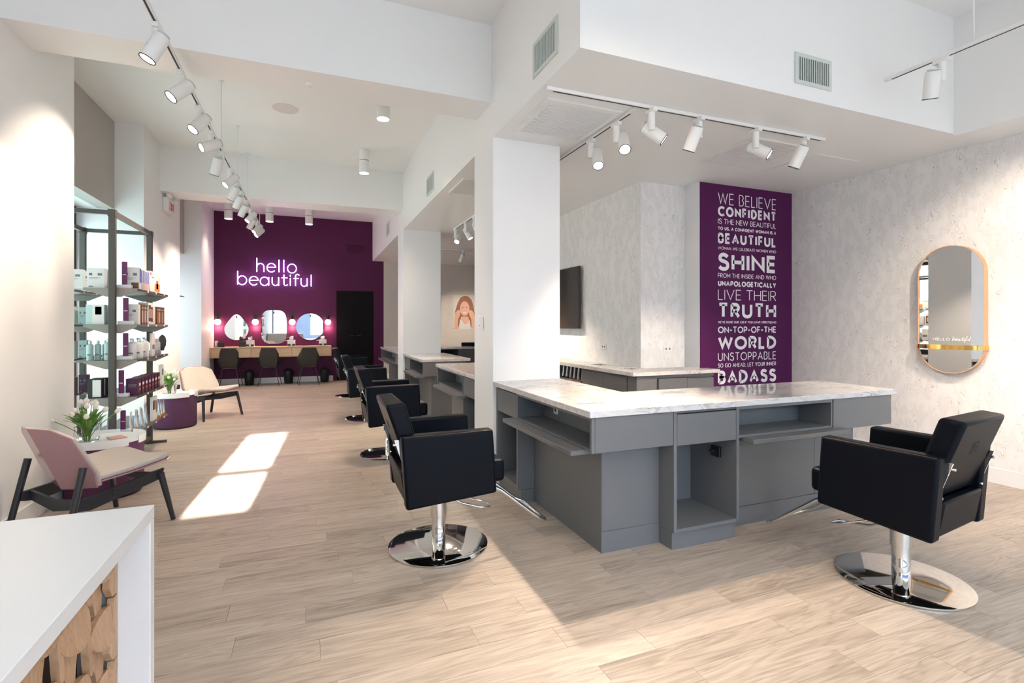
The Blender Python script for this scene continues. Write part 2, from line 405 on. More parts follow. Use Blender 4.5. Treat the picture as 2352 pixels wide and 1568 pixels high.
struct('ceiling', B(-2.95, 6.2, -2.6, 13.7, CZ, CZ + .1), 'ceil')
struct('wall_left', B(-2.9, XL, -2.6, 5.35, 0, CZ), 'paint')
struct('wall_left', B(-2.9, -2.06, 8.06, 10.06, 0, CZ), 'paint')
struct('wall_left', B(-2.9, -2.08, 12.0, YB, 0, CZ), 'paint')
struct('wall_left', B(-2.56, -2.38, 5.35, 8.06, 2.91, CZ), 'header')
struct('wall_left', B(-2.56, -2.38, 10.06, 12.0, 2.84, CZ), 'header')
struct('trim_1', B(-2.90, -2.56, 5.35, 8.06, 2.91, 2.96), 'paint')
struct('trim_2', B(-2.90, -2.56, 10.06, 12.0, 2.84, 2.9), 'paint')
for nm, ya, yb, zt in (('window_1', 5.35, 8.06, 2.91), ('window_2', 10.06, 12.0, 2.84)):
    mb = MB()
    for y in (ya + .03, (ya + yb) / 2, yb - .03): mb.box(-2.86, -2.78, y - .03, y + .03, 0, zt)
    for z in (.05, 1.55, zt - .04): mb.box(-2.86, -2.78, ya, yb, z - .035, z + .035)
    f = struct(nm, mb, 'black')
    gl = B(-2.825, -2.815, ya + .05, yb - .05, .08, zt - .06).build('pane', 'glass', f, smooth=False)
for nm, ya, yb, xx in (('baseboard_left', -2.4, 5.35, XL), ('baseboard_left', 8.06, 10.06, -2.06), ('baseboard_left', 12.0, 12.9, -2.08)):
    struct(nm, B(xx, xx + .015, ya, yb, 0, .13), 'trim', bevel=.003)
# end wall: purple part and white part
struct('wall_back', B(-2.08, 1.77, YB, YB + .15, 0, CZ), 'purple')
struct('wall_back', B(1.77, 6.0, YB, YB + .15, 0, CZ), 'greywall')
struct('baseboard_back', B(-2.08, .53, YB - .015, YB, 0, .135), 'trim', bevel=.003)
struct('baseboard_back', B(1.77, 5.6, YB - .015, YB, 0, .135), 'trim')
struct('wall_right', B(XR, XR + .3, -2.6, 4.84, 0, CZ), 'wallpaper')
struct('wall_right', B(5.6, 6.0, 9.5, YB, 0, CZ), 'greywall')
struct('baseboard_right', B(XR - .015, XR, -2.4, 4.6, 0, .14), 'trim', bevel=.003)
struct('wall_right', B(3.525, 4.30, 4.84, 9.5, 0, 3.06), 'wallpaper')
struct('wall_right', B(4.30, 5.9, 4.78, 9.5, 0, 3.06), 'wallpaper')
pw = struct('wall_back', B(4.16, XR, 4.60, 4.80, 0, 3.05), 'purple2')
struct('trim_3', B(4.152, 4.16, 4.598, 4.84, 0, 3.05), 'trim')
# beams and soffit
struct('ceiling', B(XL - .1, 1.50, 4.22, 4.64, 3.37, CZ), 'ceil')
struct('ceiling', B(-2.06, 1.50, 8.86, 9.36, 3.385, CZ), 'ceil')
struct('ceiling', B(1.49, 6.0, 2.64, YB, 3.05, CZ), 'ceil')
struct('ceiling', B(5.163, 6.0, -2.6, 2.64, 3.03, CZ), 'ceil')
struct('wall_center', B(1.49, 2.145, 4.18, 4.72, 0, 3.05), 'paint_col')
struct('wall_center', B(1.49, 2.15, 8.81, 9.37, 0, 3.05), 'paint_col')
# storefront wall behind the camera
sf = MB()
sf.box(-1.9, 5.7, -2.6, -2.45, 2.5, 2.73)
sf.box(-1.9, -1.245, -2.6, -2.45, 2.73, 3.95).box(-.82, 5.7, -2.6, -2.45, 2.73, 3.95).box(-1.9, 5.7, -2.6, -2.45, 3.95, CZ).box(-1.245, -.82, -2.55, -2.50, 3.175, 3.236)
sf.box(-1.9, 5.7, -2.6, -2.45, 0, .3)
struct('wall_front', sf, 'paint')
mb = MB()
for x in (-1.85, .68, .75, 3.05, 3.12, 5.55): mb.box(x - .035, x + .035, -2.58, -2.50, .3, 2.5)
struct('window_3', mb, 'black')
# the street: pavement and a building opposite
st = empty('shop_building', (1, -14, -.15), 'blue shop building across the street, seen through the storefront and in the round mirror', 'building')
B(-16, 16, -.4, 4, 0, 7.35).build('wall', 'facade', st, loc=(0, -3.6, 0))
for k in range(5): B(-11 + k * 5, -7.4 + k * 5, 0, .05, .8, 3.1).build('shop_window', 'storeglow', st, loc=(0, .4, 0))
B(-12, 13, .4, .6, 3.2, 3.9).build('fascia', M['boxblue'], st)
struct('street', B(-30, 30, -14, -2.62, -.3, -.15), 'street')

# ------------------------------------------------------------------ stone worktops
def poly_top(name, pts, z0, z1, label, group=None):
    o = MB().prism(pts, z0, z1, 'Z').build(name, 'marble', bevel=.004)
    return tag(o, label, 'countertop', group)
TZ0, TZ1 = .865, .905
poly_top('countertop', [(1.485, 2.515), (4.20, 2.515), (4.20, 3.17), (2.145, 3.17), (2.145, 4.178), (1.485, 4.178)], TZ0, TZ1,
         'L-shaped white marble worktop in the foreground, ending against the nearest white column')
poly_top('countertop', [(1.485, 4.722), (2.2, 4.722), (2.2, 6.36), (1.485, 6.36)], TZ0, TZ1, 'white marble worktop behind the nearest white column')
poly_top('countertop', [(1.485, 7.20), (2.21, 7.20), (2.21, 8.808), (1.485, 8.808)], TZ0, TZ1, 'white marble worktop in front of the second white column')
poly_top('countertop', [(1.485, 9.372), (2.2, 9.372), (2.2, 11.85), (1.485, 11.85)], TZ0, TZ1, 'white marble worktop furthest down the aisle, behind the second column')
poly_top('countertop', [(2.45, 10.83), (4.6, 10.83), (4.6, 11.5), (2.45, 11.5)], TZ0, TZ1, 'white marble worktop in the far room below the portrait poster')
# wall-side worktop with two cut-outs for waste
mb = MB()
xs = [3.11, 3.27, 3.455, 3.522]; ys = [4.84, 4.955 - .22, 4.955, 5.30, 5.555, 9.4]
mb.box(3.11, 4.27, 4.40, 4.598, TZ0, TZ1).box(3.11, 4.148, 4.598, 4.728, TZ0, TZ1)
mb.box(3.11, 3.27, 4.728, 9.4, TZ0, TZ1).box(3.455, 3.522, 4.728, 9.4, TZ0, TZ1).box(3.522, 4.148, 4.728, 4.778, TZ0, TZ1)
mb.box(3.27, 3.455, 4.955, 5.30, TZ0, TZ1).box(3.27, 3.455, 5.555, 9.4, TZ0, TZ1)
wt = tag(mb.build('countertop', 'marble', smooth=False), 'white marble worktop with two dark square openings, below the television', 'countertop')
B(3.272, 3.453, 4.73, 4.953, .8625, .8645).build('opening', 'cabdark', wt, smooth=False)
B(3.272, 3.453, 5.302, 5.553, .8625, .8645).build('opening', 'cabdark', wt, smooth=False)

# ------------------------------------------------------------------ grey salon cabinets
def arm(yend, s, L, label, last=False):
    """desk side that faces the aisle: v runs from the free end (v=0) to the column"""
    e = empty('styling_desk', (1.52, yend, 0), label, 'cabinet')
    def b(name, x0, x1, v0, v1, z0, z1, m='cab', bev=.0015, par=None):
        y0, y1 = sorted((s * v0, s * v1))
        return B(x0 - 1.52, x1 - 1.52, y0, y1, z0, z1).build(name, m, par or e, bevel=bev, seg=1, smooth=False)
    vd = L - .5
    b('end_panel', 1.503, 1.525 if last else 2.14, 0, .022, .656, .862)
    b('back_panel', 1.745, 1.765, .022, vd, .656, .862)
    b('niche_floor', 1.52, 1.745, .022, vd, .656, .672)
    b('top_rail', 1.515, 1.54, .022, vd, .842, .862)
    b('keyboard_shelf', 1.425, 1.74, .11, vd + .10, .625, .655, bev=.003)
    b('side_panel', 1.515, 2.1, vd, vd + .025, .10, .862)
    b('base_block', 1.657, 2.10, .145, vd - .003, 0.012, .655)
    b('plinth', 1.655, 1.657, .145, vd - .003, .0, .128, bev=0)
    b('plinth', 1.655, 2.10, .143, .1449, .0, .128, bev=0)
    b('corner_filler', 1.545, 1.70, vd - .0, vd + .025, 0, .098)
    b('plinth', 1.545, 2.1, vd + .025, L - .002, 0, .098)
    b('bottom_shelf', 1.52, 2.1, vd + .026, L - .004, .10, .125)
    b('side_panel', 1.515, 2.1, L - .028, L - .004, .126, .862)
    b('back_panel', 2.08, 2.1, vd + .026, L - .03, .126, .862)
    d = b('drawer', 1.517, 1.95, vd + .03, L - .032, .655, .848, bev=.002)
    return e, b
e1, b1 = arm(2.53, 1, 1.645, 'grey desk side facing the aisle, with pull-out shelf and drawer, under the foreground marble', last=True)
o = B(0, .006, -.036, .036, -.055, .055).build('outlet', 'trim', e1, bevel=.002, loc=(.219, .93, .775))
for dz in (-.025, .025): B(-.002, .0, -.013, .013, dz - .012, dz + .012).build('socket', 'cabdark', o, smooth=False)
arm(6.345, -1, 1.62, 'grey desk with pull-out shelf on the back of the nearest white column')
arm(7.215, 1, 1.59, 'grey desk with pull-out shelf on the front of the second white column')
e4, b4 = arm(11.83, -1, 2.455, 'grey desk on the back of the second white column, furthest down the aisle')

# front run of the L-shaped island
def unit(name, loc, label):
    e = empty(name, loc, label, 'cabinet')
    def b(n, x0, x1, y0, y1, z0, z1, m='cab', bev=.0015, par=None):
        return B(x0 - loc[0], x1 - loc[0], y0 - loc[1], y1 - loc[1], z0, z1).build(n, m, par or e, bevel=bev, seg=1, smooth=False)
    return e, b
e, b = unit('corner_cabinet', (1.6, 2.53, 0), 'grey corner block of the island with overhanging upper panel, nearest the camera')
b('apron', 1.526, 2.084, 2.53, 2.551, .656, .862)
b('side_block', 2.102, 2.112 - .024, 2.675, 3.0, .0, .655)
b('front_panel', 1.659, 2.086, 2.672, 2.6745, .131, .655)
b('plinth', 1.655, 2.086, 2.669, 2.6725, .0, .128)
e, b = unit('drawer_cabinet', (2.35, 2.53, 0), 'tall grey cabinet with one drawer above an open compartment')
b('side_panel', 2.088, 2.112, 2.53, 3.0, .108, .862); b('side_panel', 2.596, 2.619, 2.53, 3.0, .108, .862)
b('plinth', 2.089, 2.603, 2.55, 3.0, 0, .107)
b('bottom_shelf', 2.1125, 2.5955, 2.532, 3.0, .108, .13)
b('back_panel', 2.1125, 2.5955, 2.96, 2.98, .13, .862)
b('top_rail', 2.1125, 2.5955, 2.54, 2.6, .848, .862)
b('drawer', 2.115, 2.594, 2.531, 2.93, .648, .842, bev=.002)
hb = b('dryer_holder', 2.575, 2.5955, 2.66, 2.74, .50, .57, 'black', .003)
b('hook', 2.535, 2.575, 2.69, 2.71, .53, .55, 'black', .002, hb)
e, b = unit('desk_cabinet', (3.0, 2.53, 0), 'grey desk front with long open niche and pull-out shelf, right half of the island')
b('back_panel', 2.62, 3.51, 2.80, 2.82, .656, .862)
b('niche_floor', 2.62, 3.51, 2.535, 2.80, .656, .672)
b('top_rail', 2.62, 3.51, 2.535, 2.56, .842, .862)
b('side_panel', 3.495, 3.51, 2.535, 2.80, .672, .842)
b('keyboard_shelf', 2.665, 3.59, 2.455, 2.78, .625, .655, bev=.003)
b('knee_panel', 2.62, 3.524, 2.69, 2.71, .13, .624); b('knee_panel', 3.527, 3.956, 2.69, 2.71, .13, .655)
b('side_panel', 3.936, 3.956, 2.71, 3.1, 0, .655)
b('plinth', 2.62, 3.956, 2.686, 2.71, .0, .128)
e, b = unit('end_cabinet', (3.8, 2.53, 0), 'grey overhanging end panel at the right tip of the island')
b('apron', 3.513, 4.155, 2.53, 2.552, .64, .862); b('end_panel', 4.133, 4.155, 2.552, 3.12, .64, .862)
b('underside', 3.513, 4.133, 2.79, 3.12, .64, .655)

# wall-side cabinets
e, b = unit('wall_cabinet', (3.6, 4.42, 0), 'grey cabinet end with three flat doors beside the purple lettered wall')
b('filler', 3.172, 3.43, 4.425, 4.59, 0, .855); b('door', 3.45, 3.829, 4.42, 4.45, .1, .825); b('door', 3.833, 4.20, 4.42, 4.45, .1, .815)
b('carcass', 3.435, 4.21, 4.452, 4.59, 0, .855); b('top_rail', 3.172, 4.21, 4.43, 4.452, .83, .862)
e, b = unit('wall_cabinet', (3.3, 6.5, 0), 'long grey wall cabinet with flat doors and a tube display niche below the television')
b('carcass', 3.19, 3.52, 4.60, 5.60, 0, .862)
for k in range(2): b('door', 3.17, 3.189, 4.605 + k * .475, 5.077 + k * .475, .1, .835)
b('shelf', 3.17, 3.52, 5.605, 7.0, .66, .685); b('back_panel', 3.45, 3.52, 5.605, 7.0, .686, .862, 'cabdark'); b('carcass', 3.17, 3.52, 7.005, 9.35, 0, .862); b('carcass', 3.17, 3.52, 5.605, 7.0, 0, .658)
e, b = unit('reception_cabinet', (3.4, 10.9, 0), 'brown-grey cabinet with a pull-out shelf in the far room below the portrait poster')
b('carcass', 3.05, 4.5, 10.87, 11.4, 0, .862); b('side_panel', 2.47, 2.49, 10.87, 11.4, 0, .862); b('back_panel', 2.49, 3.05, 11.3, 11.32, 0, .862, 'cabdark'); b('keyboard_shelf', 2.495, 3.04, 10.78, 11.2, .65, .68)

# tubes in the niche of the wall cabinet
def tube_product(x, y, z, h, r, label, group, tint, rz=0, cap='cabdark'):
    e = empty('product_tube', (x, y, z), label, 'tube', group, rz)
    mb = MB(); n = 12
    rings = []
    for t in (0, .35, .7, 1):
        rx = r * (.55 + .45 * t); ry = r * (.62 - .56 * t)
        rings.append([mb.bm.verts.new((rx * math.cos(2 * PI * k / n), ry * math.sin(2 * PI * k / n), h * (.12 + .88 * t))) for k in range(n)])
    for a, b_ in zip(rings, rings[1:]):
        for k in range(n): mb.bm.faces.new((a[k], a[(k + 1) % n], b_[(k + 1) % n], b_[k]))
    mb.bm.faces.new(rings[-1]); mb.build('body', 'tube', e)
    MB().lathe([(r * .56, 0), (r * .56, h * .115)], 14).build('cap', tint, e)
    return e
tints = ['orange', 'orange', 'red', 'red', 'black', 'black']
for k in range(6):
    tube_product(3.23, 5.66 + k * .105, .685, .165, .038, 'silver hair tube in the wall cabinet niche, %s from the door side' % ['first', 'second', 'third', 'fourth', 'fifth', 'sixth'][k], 'tubes in the wall cabinet niche', tints[k], rz=R(80))

# ------------------------------------------------------------------ white reception desk with carved scales
DX1, DY1, DZ = -.323, 1.341, 1.0
e = empty('reception_desk', (-1.0, .8, 0), 'white reception desk with a carved oak scale front, bottom left of the photo', 'desk')
def db(n, x0, x1, y0, y1, z0, z1, m='white', bev=.0015): return B(x0 + 1.0, x1 + 1.0, y0 - .8, y1 - .8, z0, z1).build(n, m, e, bevel=bev, seg=1, smooth=False)
db('top_panel', -1.83, DX1, .12, DY1, DZ - .03, DZ)
db('end_panel', -1.83, DX1, DY1 - .03, DY1, 0, DZ - .0305)
db('end_panel', -1.83, DX1, .12, .15, 0, DZ - .0305)
db('backing_board', -.47, -.45, .151, DY1 - .031, 0, DZ - .031, 'scale_back_shade')
W_, H_ = .122, .132
def scale_mesh(kind, zcap=9):
    """kind 0 scallop plate, 1 keel blade below the cusp, 2 tapering leaf under the scallop above; x is outwards"""
    mb = MB()
    if kind == 0:
        hw = .0605; pts = arcp(0, -.004, hw, .034, 180, 360, 12) + arcp(0, .0, hw, .030, 0, 180, 12); th = .010
        fx = lambda y, z: .042 - .20 * (z + .03) - 1.8 * y * y
    elif kind == 1:
        pts = [(-.003, .125), (.003, .125), (.0095, .035)] + arcp(0, .018, .009, .012, 0, -180, 6) + [(-.0095, .035)]; th = .012
        fx = lambda y, z: .034 - .08 * (z - .02) * (z > .02)
    else:
        pts = [(-.052, .112), (.052, .112), (.036, .085), (.020, .045), (.014, .015), (-.014, .015), (-.020, .045), (-.036, .085)]; th = .008
        fx = lambda y, z: .024 - .05 * (z - .03)
    A = [mb.bm.verts.new((fx(y, z), y, min(z, zcap))) for y, z in pts]; Bv = [mb.bm.verts.new((fx(y, z) - th, y, min(z, zcap))) for y, z in pts]
    n = len(pts); mb.bm.faces.new(A); mb.bm.faces.new(Bv[::-1])
    for i in range(n): mb.bm.faces.new((A[i], A[(i + 1) % n], Bv[(i + 1) % n], Bv[i]))
    return mb.mesh('scale', 'scale_wood', ang=40)
sm = [scale_mesh(k) for k in range(3)]
for i in range(0, 10):
    yk = 1.305 - i * W_                      # column of keels; scallops sit half a column to the side
    for k in range(-1, 8):
        zc = .928 - k * H_ + (.066 if i % 2 else 0)
        for kind, y, top in ((0, yk - W_ / 2, .058), (2, yk - W_ / 2, .112), (1, yk, .125)):
            zb = zc - H_ if kind else zc     # leaf and keel hang below the cusp
            if y < .20 or zb - .03 > .95 or zb < .04: continue
            me = sm[kind] if zb + top < .967 else scale_mesh(kind, .967 - zb)
            o = bpy.data.objects.new(['scallop', 'keel', 'leaf_slat'][kind], me); COL.objects.link(o); o.parent = e
            o.location = (-.418 + 1.0 + (.003 if (i * 3 + k) % 2 else 0), y - .8, zb)
for k in range(0, 8):                        # cut half scallops along the end panel
    for kind in (0,):
        zc = .862 - k * H_
        mb = MB(); pts = [(0, -.03), (0, .101), (-.02, .100), (-.03, .055), (-.045, .03), (-.048, 0), (-.03, -.024)]
        mb.prism([(y_, z_) for y_, z_ in pts], .025, .037, 'X').build('scallop', 'scale_wood', e, loc=(-.418 + 1.0, 1.309 - .8, zc))

# ------------------------------------------------------------------ salon chairs
def side_pts(): return [(-.255, .352), (.285, .392), (.262, .775), (-.285, .772)]
def salon_chair(loc, rz, label, lever=True):
    e = empty('salon_chair', loc, label, 'chair', 'black leather salon chairs', rz)
    # base and column
    MB().lathe([(.305, 0), (.312, .004), (.312, .012), (.29, .018), (.12, .024), (.06, .027)], 72).build('base_disc', 'steel', e, ang=60)
    MB().lathe([(.043, .0245), (.043, .10), (.0425, .101), (.0425, .19)], 32).build('column', 'chrome', e, ang=50)
    MB().lathe([(.051, .185), (.051, .335), (.04, .345)], 32).build('column_sleeve', 'chrome', e)
    u = B(-.05, .05, -.045, .045, .335, .39).build('seat_mount', 'chrome', e, bevel=.004)
    MB().tube([(.03, -.05, .36), (.03, -.075, .36)], .012).build('mount_bolt', 'chrome', u)
    for s in (-1, 1):
        y0, y1 = sorted((s * .225, s * .31))
        a = MB().prism(side_pts(), y0, y1, 'Y').build('armrest', 'leather', e, bevel=.016, seg=3)
        p = [(-.272, s * .3035, .7665), (-.0, s * .3035, .768), (.25, s * .3035, .770)]
        MB().tube(p, .0022, 6).build('piping', 'stitch', a)
        p = [(.262, s * .307, .76), (.283, s * .307, .41)]
    MB().box(-.20, .372, -.222, .222, .425, .565).build('seat', 'leather', e, bevel=.028, seg=3)
    MB().prism([(-.245, .362), (-.19, .366), (-.225, .545), (-.275, .545)], -.224, .224, 'Y').build('rear_panel', 'leather', e, bevel=.012, seg=2)
    MB().prism([(-.18, .365), (.24, .395), (.24, .43), (-.2, .43)], -.22, .22, 'Y').build('seat_pan', 'leather', e, bevel=.004)
    bk = MB().prism([(-.225, .54), (-.125, .56), (-.255, .955), (-.365, .945)], -.243, .243, 'Y').build('backrest', 'leather', e, bevel=.020, seg=3)
    # small embossed square mark with a letter on the back
    def PB(u, v, d):
        k = v / .43; return (-.225 - .14 * k - .0012 - d, u, .54 + .405 * k)
    em = MB()
    for st_ in ([(-.03, .235), (.03, .235), (.03, .295), (-.03, .295), (-.03, .235)], [(.010, .25), (.010, .28), (-.004, .28), (-.010, .272), (-.004, .265), (.010, .265)], [(-.004, .265), (-.012, .257), (-.004, .25), (.010, .25)]): ribbon(em, st_, .0028, PB, .0012)
    em.build('emblem', 'cabdark', bk, smooth=False)['kind'] = 'stuff'
    for s in (-1, 1):
        br = MB().prism([(-.245, .53), (-.215, .53), (-.285, .745), (-.315, .745)], s * .2445 - .002, s * .2445 + .002, 'Y').build('hinge_plate', 'chrome', e, bevel=.001, seg=1)
        for zz, xx in ((.565, -.262), (.715, -.312)): MB().lathe([(.007, -.012), (.009, 0), (.006, .008)], 12, mx=Matrix.Translation((xx, s * .235, zz)) @ Matrix.Rotation(-PI / 2, 4, 'Y')).build('bolt', 'chrome', br)
    ft = [(.20, -.20, .405), (.30, -.20, .395), (.345, -.20, .37), (.60, -.20, .165), (.655, -.195, .135), (.668, -.165, .13), (.668, .165, .13), (.655, .195, .135), (.60, .20, .165), (.345, .20, .37), (.30, .20, .395), (.20, .20, .405)]
    MB().tube(ft, .0125, 12).build('footrest', 'chrome', e, ang=60)
    if lever:
        lp = [(.05, .02, .30), (.16, -.0, .245), (.27, -.03, .215), (.33, -.035, .21), (.34, -.02, .21), (.34, .055, .21), (.33, .07, .215), (.26, .07, .235), (.16, .05, .28), (.05, .03, .33)]
        MB().tube(lp, .0065, 8).build('pump_lever', 'chrome', e, ang=60)
    return e
chair = salon_chair((.757, 3.16, 0), 0, 'black leather salon chair facing the island, nearest in the aisle row')
for (x, y, rz, lb) in ((.80, 5.60, 1, 'second black leather salon chair from the camera in the aisle row'),
                       (.78, 7.86, -1, 'third black leather salon chair from the camera in the aisle row'),
                       (.76, 10.45, 2, 'furthest black leather salon chair in the aisle row, in front of the dark double door')):
    c = copy_tree(chair); c.location = (x, y, 0); c.rotation_euler = (0, 0, R(rz)); c['label'] = lb
c = copy_tree(chair); c.location = (3.015, 1.785, 0); c.rotation_euler = (0, 0, R(98)); c['label'] = 'black leather salon chair seen from behind at the right, facing the island front'

# ------------------------------------------------------------------ lettered wall and neon
PT = lambda x, z, d: (x, 4.5998 - d, z)
LINES = [('WE BELIEVE', 2.954, 2.818, .010), ('CONFIDENT', 2.796, 2.676, .027), ('IS THE NEW BEAUTIFUL', 2.650, 2.588, .0065), ('TO US, A CONFIDENT WOMAN IS A', 2.555, 2.515, .0085),
         ('BEAUTIFUL', 2.483, 2.357, .027), ('WOMAN...WE CELEBRATE WOMEN WHO', 2.321, 2.286, .004), ('SHINE', 2.251, 2.037, .044), ('FROM THE INSIDE AND WHO', 2.009, 1.956, .006),
         ('UNAPOLOGETICALLY', 1.921, 1.856, .0155), ('LIVE THEIR', 1.819, 1.693, .010), ('TRUTH', 1.663, 1.478, .040), ("WE'VE DONE OUR JOB IF YOU LEAVE HERE FEELING", 1.447, 1.419, .0042),
         ('ON-TOP-OF-THE', 1.382, 1.303, .0145), ('WORLD', 1.268, 1.106, .036), ('UNSTOPPABLE', 1.075, .976, .0105), ('SO GO AHEAD, LET YOUR INNER', .948, .899, .0065), ('BADASS', .864, .702, .036)]
le = empty('wall_lettering', (4.9, 4.598, .7), 'white lettered quote covering the purple strip of wall, from WE BELIEVE down to BADASS', 'lettering')
for tx, z1, z0, wd in LINES:
    o = text_line(tx, 4.433, .925, z0, z1, wd, PT, 'text_line', gap=.17 if len(tx) < 12 else .12)
    o.parent = le; o.matrix_parent_inverse = Matrix.Translation(le.location).inverted()

ne = empty('neon_sign', (-.8, YB, 2.3), 'glowing violet-white neon sign reading hello beautiful on the purple end wall', 'sign')
def nx(cx, cy):
    return (-1.73 + .000805 * cx, 13.36, 2.325 + .000887 * (915 - (cy - .02 * (cx - 170))))
def a2(cx, cy, r, a0, a1, n=16): return [(cx + r * math.cos(R(a0 + (a1 - a0) * i / n)), cy - r * math.sin(R(a0 + (a1 - a0) * i / n))) for i in range(n + 1)]
NE = [[[(683, 178), (683, 548)], [(683, 420)] + a2(778, 415, 93, 170, 0)[1:] + [(871, 545)]],
      [[(962, 418), (1183, 418)] + a2(1070, 432, 116, 5, 318, 24)],
      [[(1278, 215), (1278, 550)]], [[(1408, 215), (1408, 552)]], [a2(1632, 445, 122, 90, 450, 30)],
      [[(184, 535), (184, 892)], a2(300, 778, 116, 168, -168, 24)],
      [[(492, 775), (716, 775)] + a2(603, 788, 117, 5, 318, 24)],
      [a2(886, 800, 113, 20, 340, 24), [(1001, 688), (1001, 912)]],
      [[(1092, 688), (1092, 822)] + a2(1180, 822, 88, 180, 360)[1:] , [(1268, 688), (1268, 918)]],
      [[(1410, 612), (1410, 850)] + a2(1465, 855, 55, 180, 330)[1:], [(1345, 700), (1510, 702)]],
      [[(1588, 705), (1588, 915)], [(1588, 615), (1588, 665)]],
      [[(1732, 922), (1732, 655)] + a2(1785, 655, 53, 180, 25)[1:], [(1675, 718), (1825, 718)]],
      [[(1886, 705), (1886, 845)] + a2(1970, 845, 84, 180, 360)[1:], [(2054, 705), (2054, 930)]],
      [[(2170, 610), (2170, 932)]]]
for L in NE:
    mb = MB()
    for s_ in L: mb.tube([nx(*p) for p in s_], .0098, 10)
    o = mb.build('letter', 'blueglow', ne, ang=80); o.matrix_parent_inverse = Matrix.Translation(ne.location).inverted()
for p, q in (((1175, 505), (1278, 545)), ((1278, 215), (1408, 215)), ((700, 865), (790, 900)), ((1268, 905), (1400, 905)), ((1588, 915), (1732, 920)), ((1835, 640), (1886, 710)), ((2054, 930), (2170, 932))):
    a_, b_ = Vector(nx(*p)), Vector(nx(*q)); a_.y = b_.y = 13.40
    o = MB().tube([a_, b_], .006, 6).build('connector_tube', 'black', ne); o.matrix_parent_inverse = Matrix.Translation(ne.location).inverted()
for L in (NE[0], NE[4], NE[5], NE[8], NE[11], NE[13]):
    p = Vector(nx(*L[0][0])); o = MB().tube([p, (p.x, 13.449, p.z)], .005, 6).build('standoff', 'black', ne); o.matrix_parent_inverse = Matrix.Translation(ne.location).inverted()

# ------------------------------------------------------------------ end wall: door, vent, vanity, mirrors, sconces
dr = struct('door_1', B(.61, 1.51, YB - .03, YB - .002, 0.005, 2.26), 'doorblack')
for x0, x1 in ((.615, 1.055), (1.065, 1.505)): 
    B(x0, x1, YB - .038, YB - .0305, .01, 2.25).build('leaf', 'doorblack', dr, bevel=.002)
for s_ in (-1, 1): MB().tube([(1.06 + s_ * .035, YB - .0385, 1.13), (1.06 + s_ * .035, YB - .08, 1.13), (1.06 + s_ * .14, YB - .085, 1.13)], .009, 8).build('handle', 'blackwood', dr)
struct('trim_4', MB().box(.53, .605, YB - .02, YB, 0, 2.34).box(1.515, 1.59, YB - .02, YB, 0, 2.34).box(.605, 1.515, YB - .02, YB, 2.265, 2.34), 'purple')
v = empty('wall_vent', (1.08, YB, 3.35), 'dark purple air grille high on the purple end wall above the door', 'vent')
f_ = MB().box(-.25, .25, -.012, 0, -.12, -.095).box(-.25, .25, -.012, 0, .095, .12).box(-.25, -.225, -.012, 0, -.095, .095).box(.225, .25, -.012, 0, -.095, .095).build('frame', 'purple', v)
mb = MB()
for k in range(12): mb.box(-.224, .224, -.010, -.001, -.09 + k * .0155, -.083 + k * .0155)
mb.build('slats', 'purple', v, smooth=False)['kind'] = 'stuff'

va = empty('vanity_shelf', (-.8, 12.9, 0), 'long light oak wall-hung vanity with three flat drawers along the purple wall', 'vanity')
def vb(n, x0, x1, y0, y1, z0, z1, m='oak'): return B(x0 + .8, x1 + .8, y0 - 12.9, y1 - 12.9, z0, z1).build(n, m, va, bevel=.002, seg=1)
vb('top_board', -2.078, .47, 12.895, 13.44, .872, .895)
vb('side_board', -2.078, -2.05, 12.895, 13.44, .655, .8715); vb('side_board', .445, .47, 12.895, 13.44, .655, .8715); vb('bottom_board', -2.049, .444, 12.91, 13.44, .655, .67)
for x0, x1 in ((-2.047, -1.265), (-1.258, -.408), (-.401, .443)): vb('drawer', x0, x1, 12.90, 13.3, .674, .868)

def wall_mirror(name, x, pts, label):
    e = empty(name, (x, YB, 0), label, 'mirror', 'mirrors over the vanity')
    MB().prism(pts, -.022, -.012, 'Y').build('mirror_glass', 'mirror', e, smooth=False)
    MB().prism([(a * .96, 1.35 + (b_ - 1.35) * .96) for a, b_ in pts], -.0115, 0, 'Y').build('backing', 'black', e, smooth=False)
    zt = max(p[1] for p in pts)
    B(-.012, .012, -.034, -.0225, zt - .085, zt - .035).build('hanger', 'black', e, bevel=.003)
drop = arcp(0, 1.285, .252, .245, 205, -25, 20)[::-1]
drop = [(.252 * math.cos(R(a)), 1.292 + .247 * math.sin(R(a))) for a in range(-180, 1, 10)] + [(.25, 1.34), (.225, 1.40), (.17, 1.49), (.10, 1.585), (.062, 1.625), (.03, 1.643), (0, 1.648), (-.03, 1.643), (-.062, 1.625), (-.10, 1.585), (-.17, 1.49), (-.225, 1.40), (-.25, 1.34)]
wall_mirror('drop_mirror', -1.613, drop, 'teardrop-shaped frameless mirror, left of the three above the oak vanity')
sq = [(.283 * (abs(math.cos(R(a))) ** .55) * (1 if math.cos(R(a)) >= 0 else -1), 1.353 + .405 * (abs(math.sin(R(a))) ** .6) * (1 if math.sin(R(a)) >= 0 else -1)) for a in range(0, 360, 8)]
wall_mirror('rounded_mirror', -.815, sq, 'large rounded-rectangle frameless mirror, middle of the three above the oak vanity')
wall_mirror('round_mirror', -.002, [(.325 * math.cos(R(a)), 1.36 + .325 * math.sin(R(a))) for a in range(0, 360, 8)], 'round frameless mirror, right of the three above the oak vanity')
SCN = ['far left of the vanity beside the corner', 'between the teardrop and the rounded mirror', 'between the rounded and the round mirror', 'right of the round mirror beside the door']
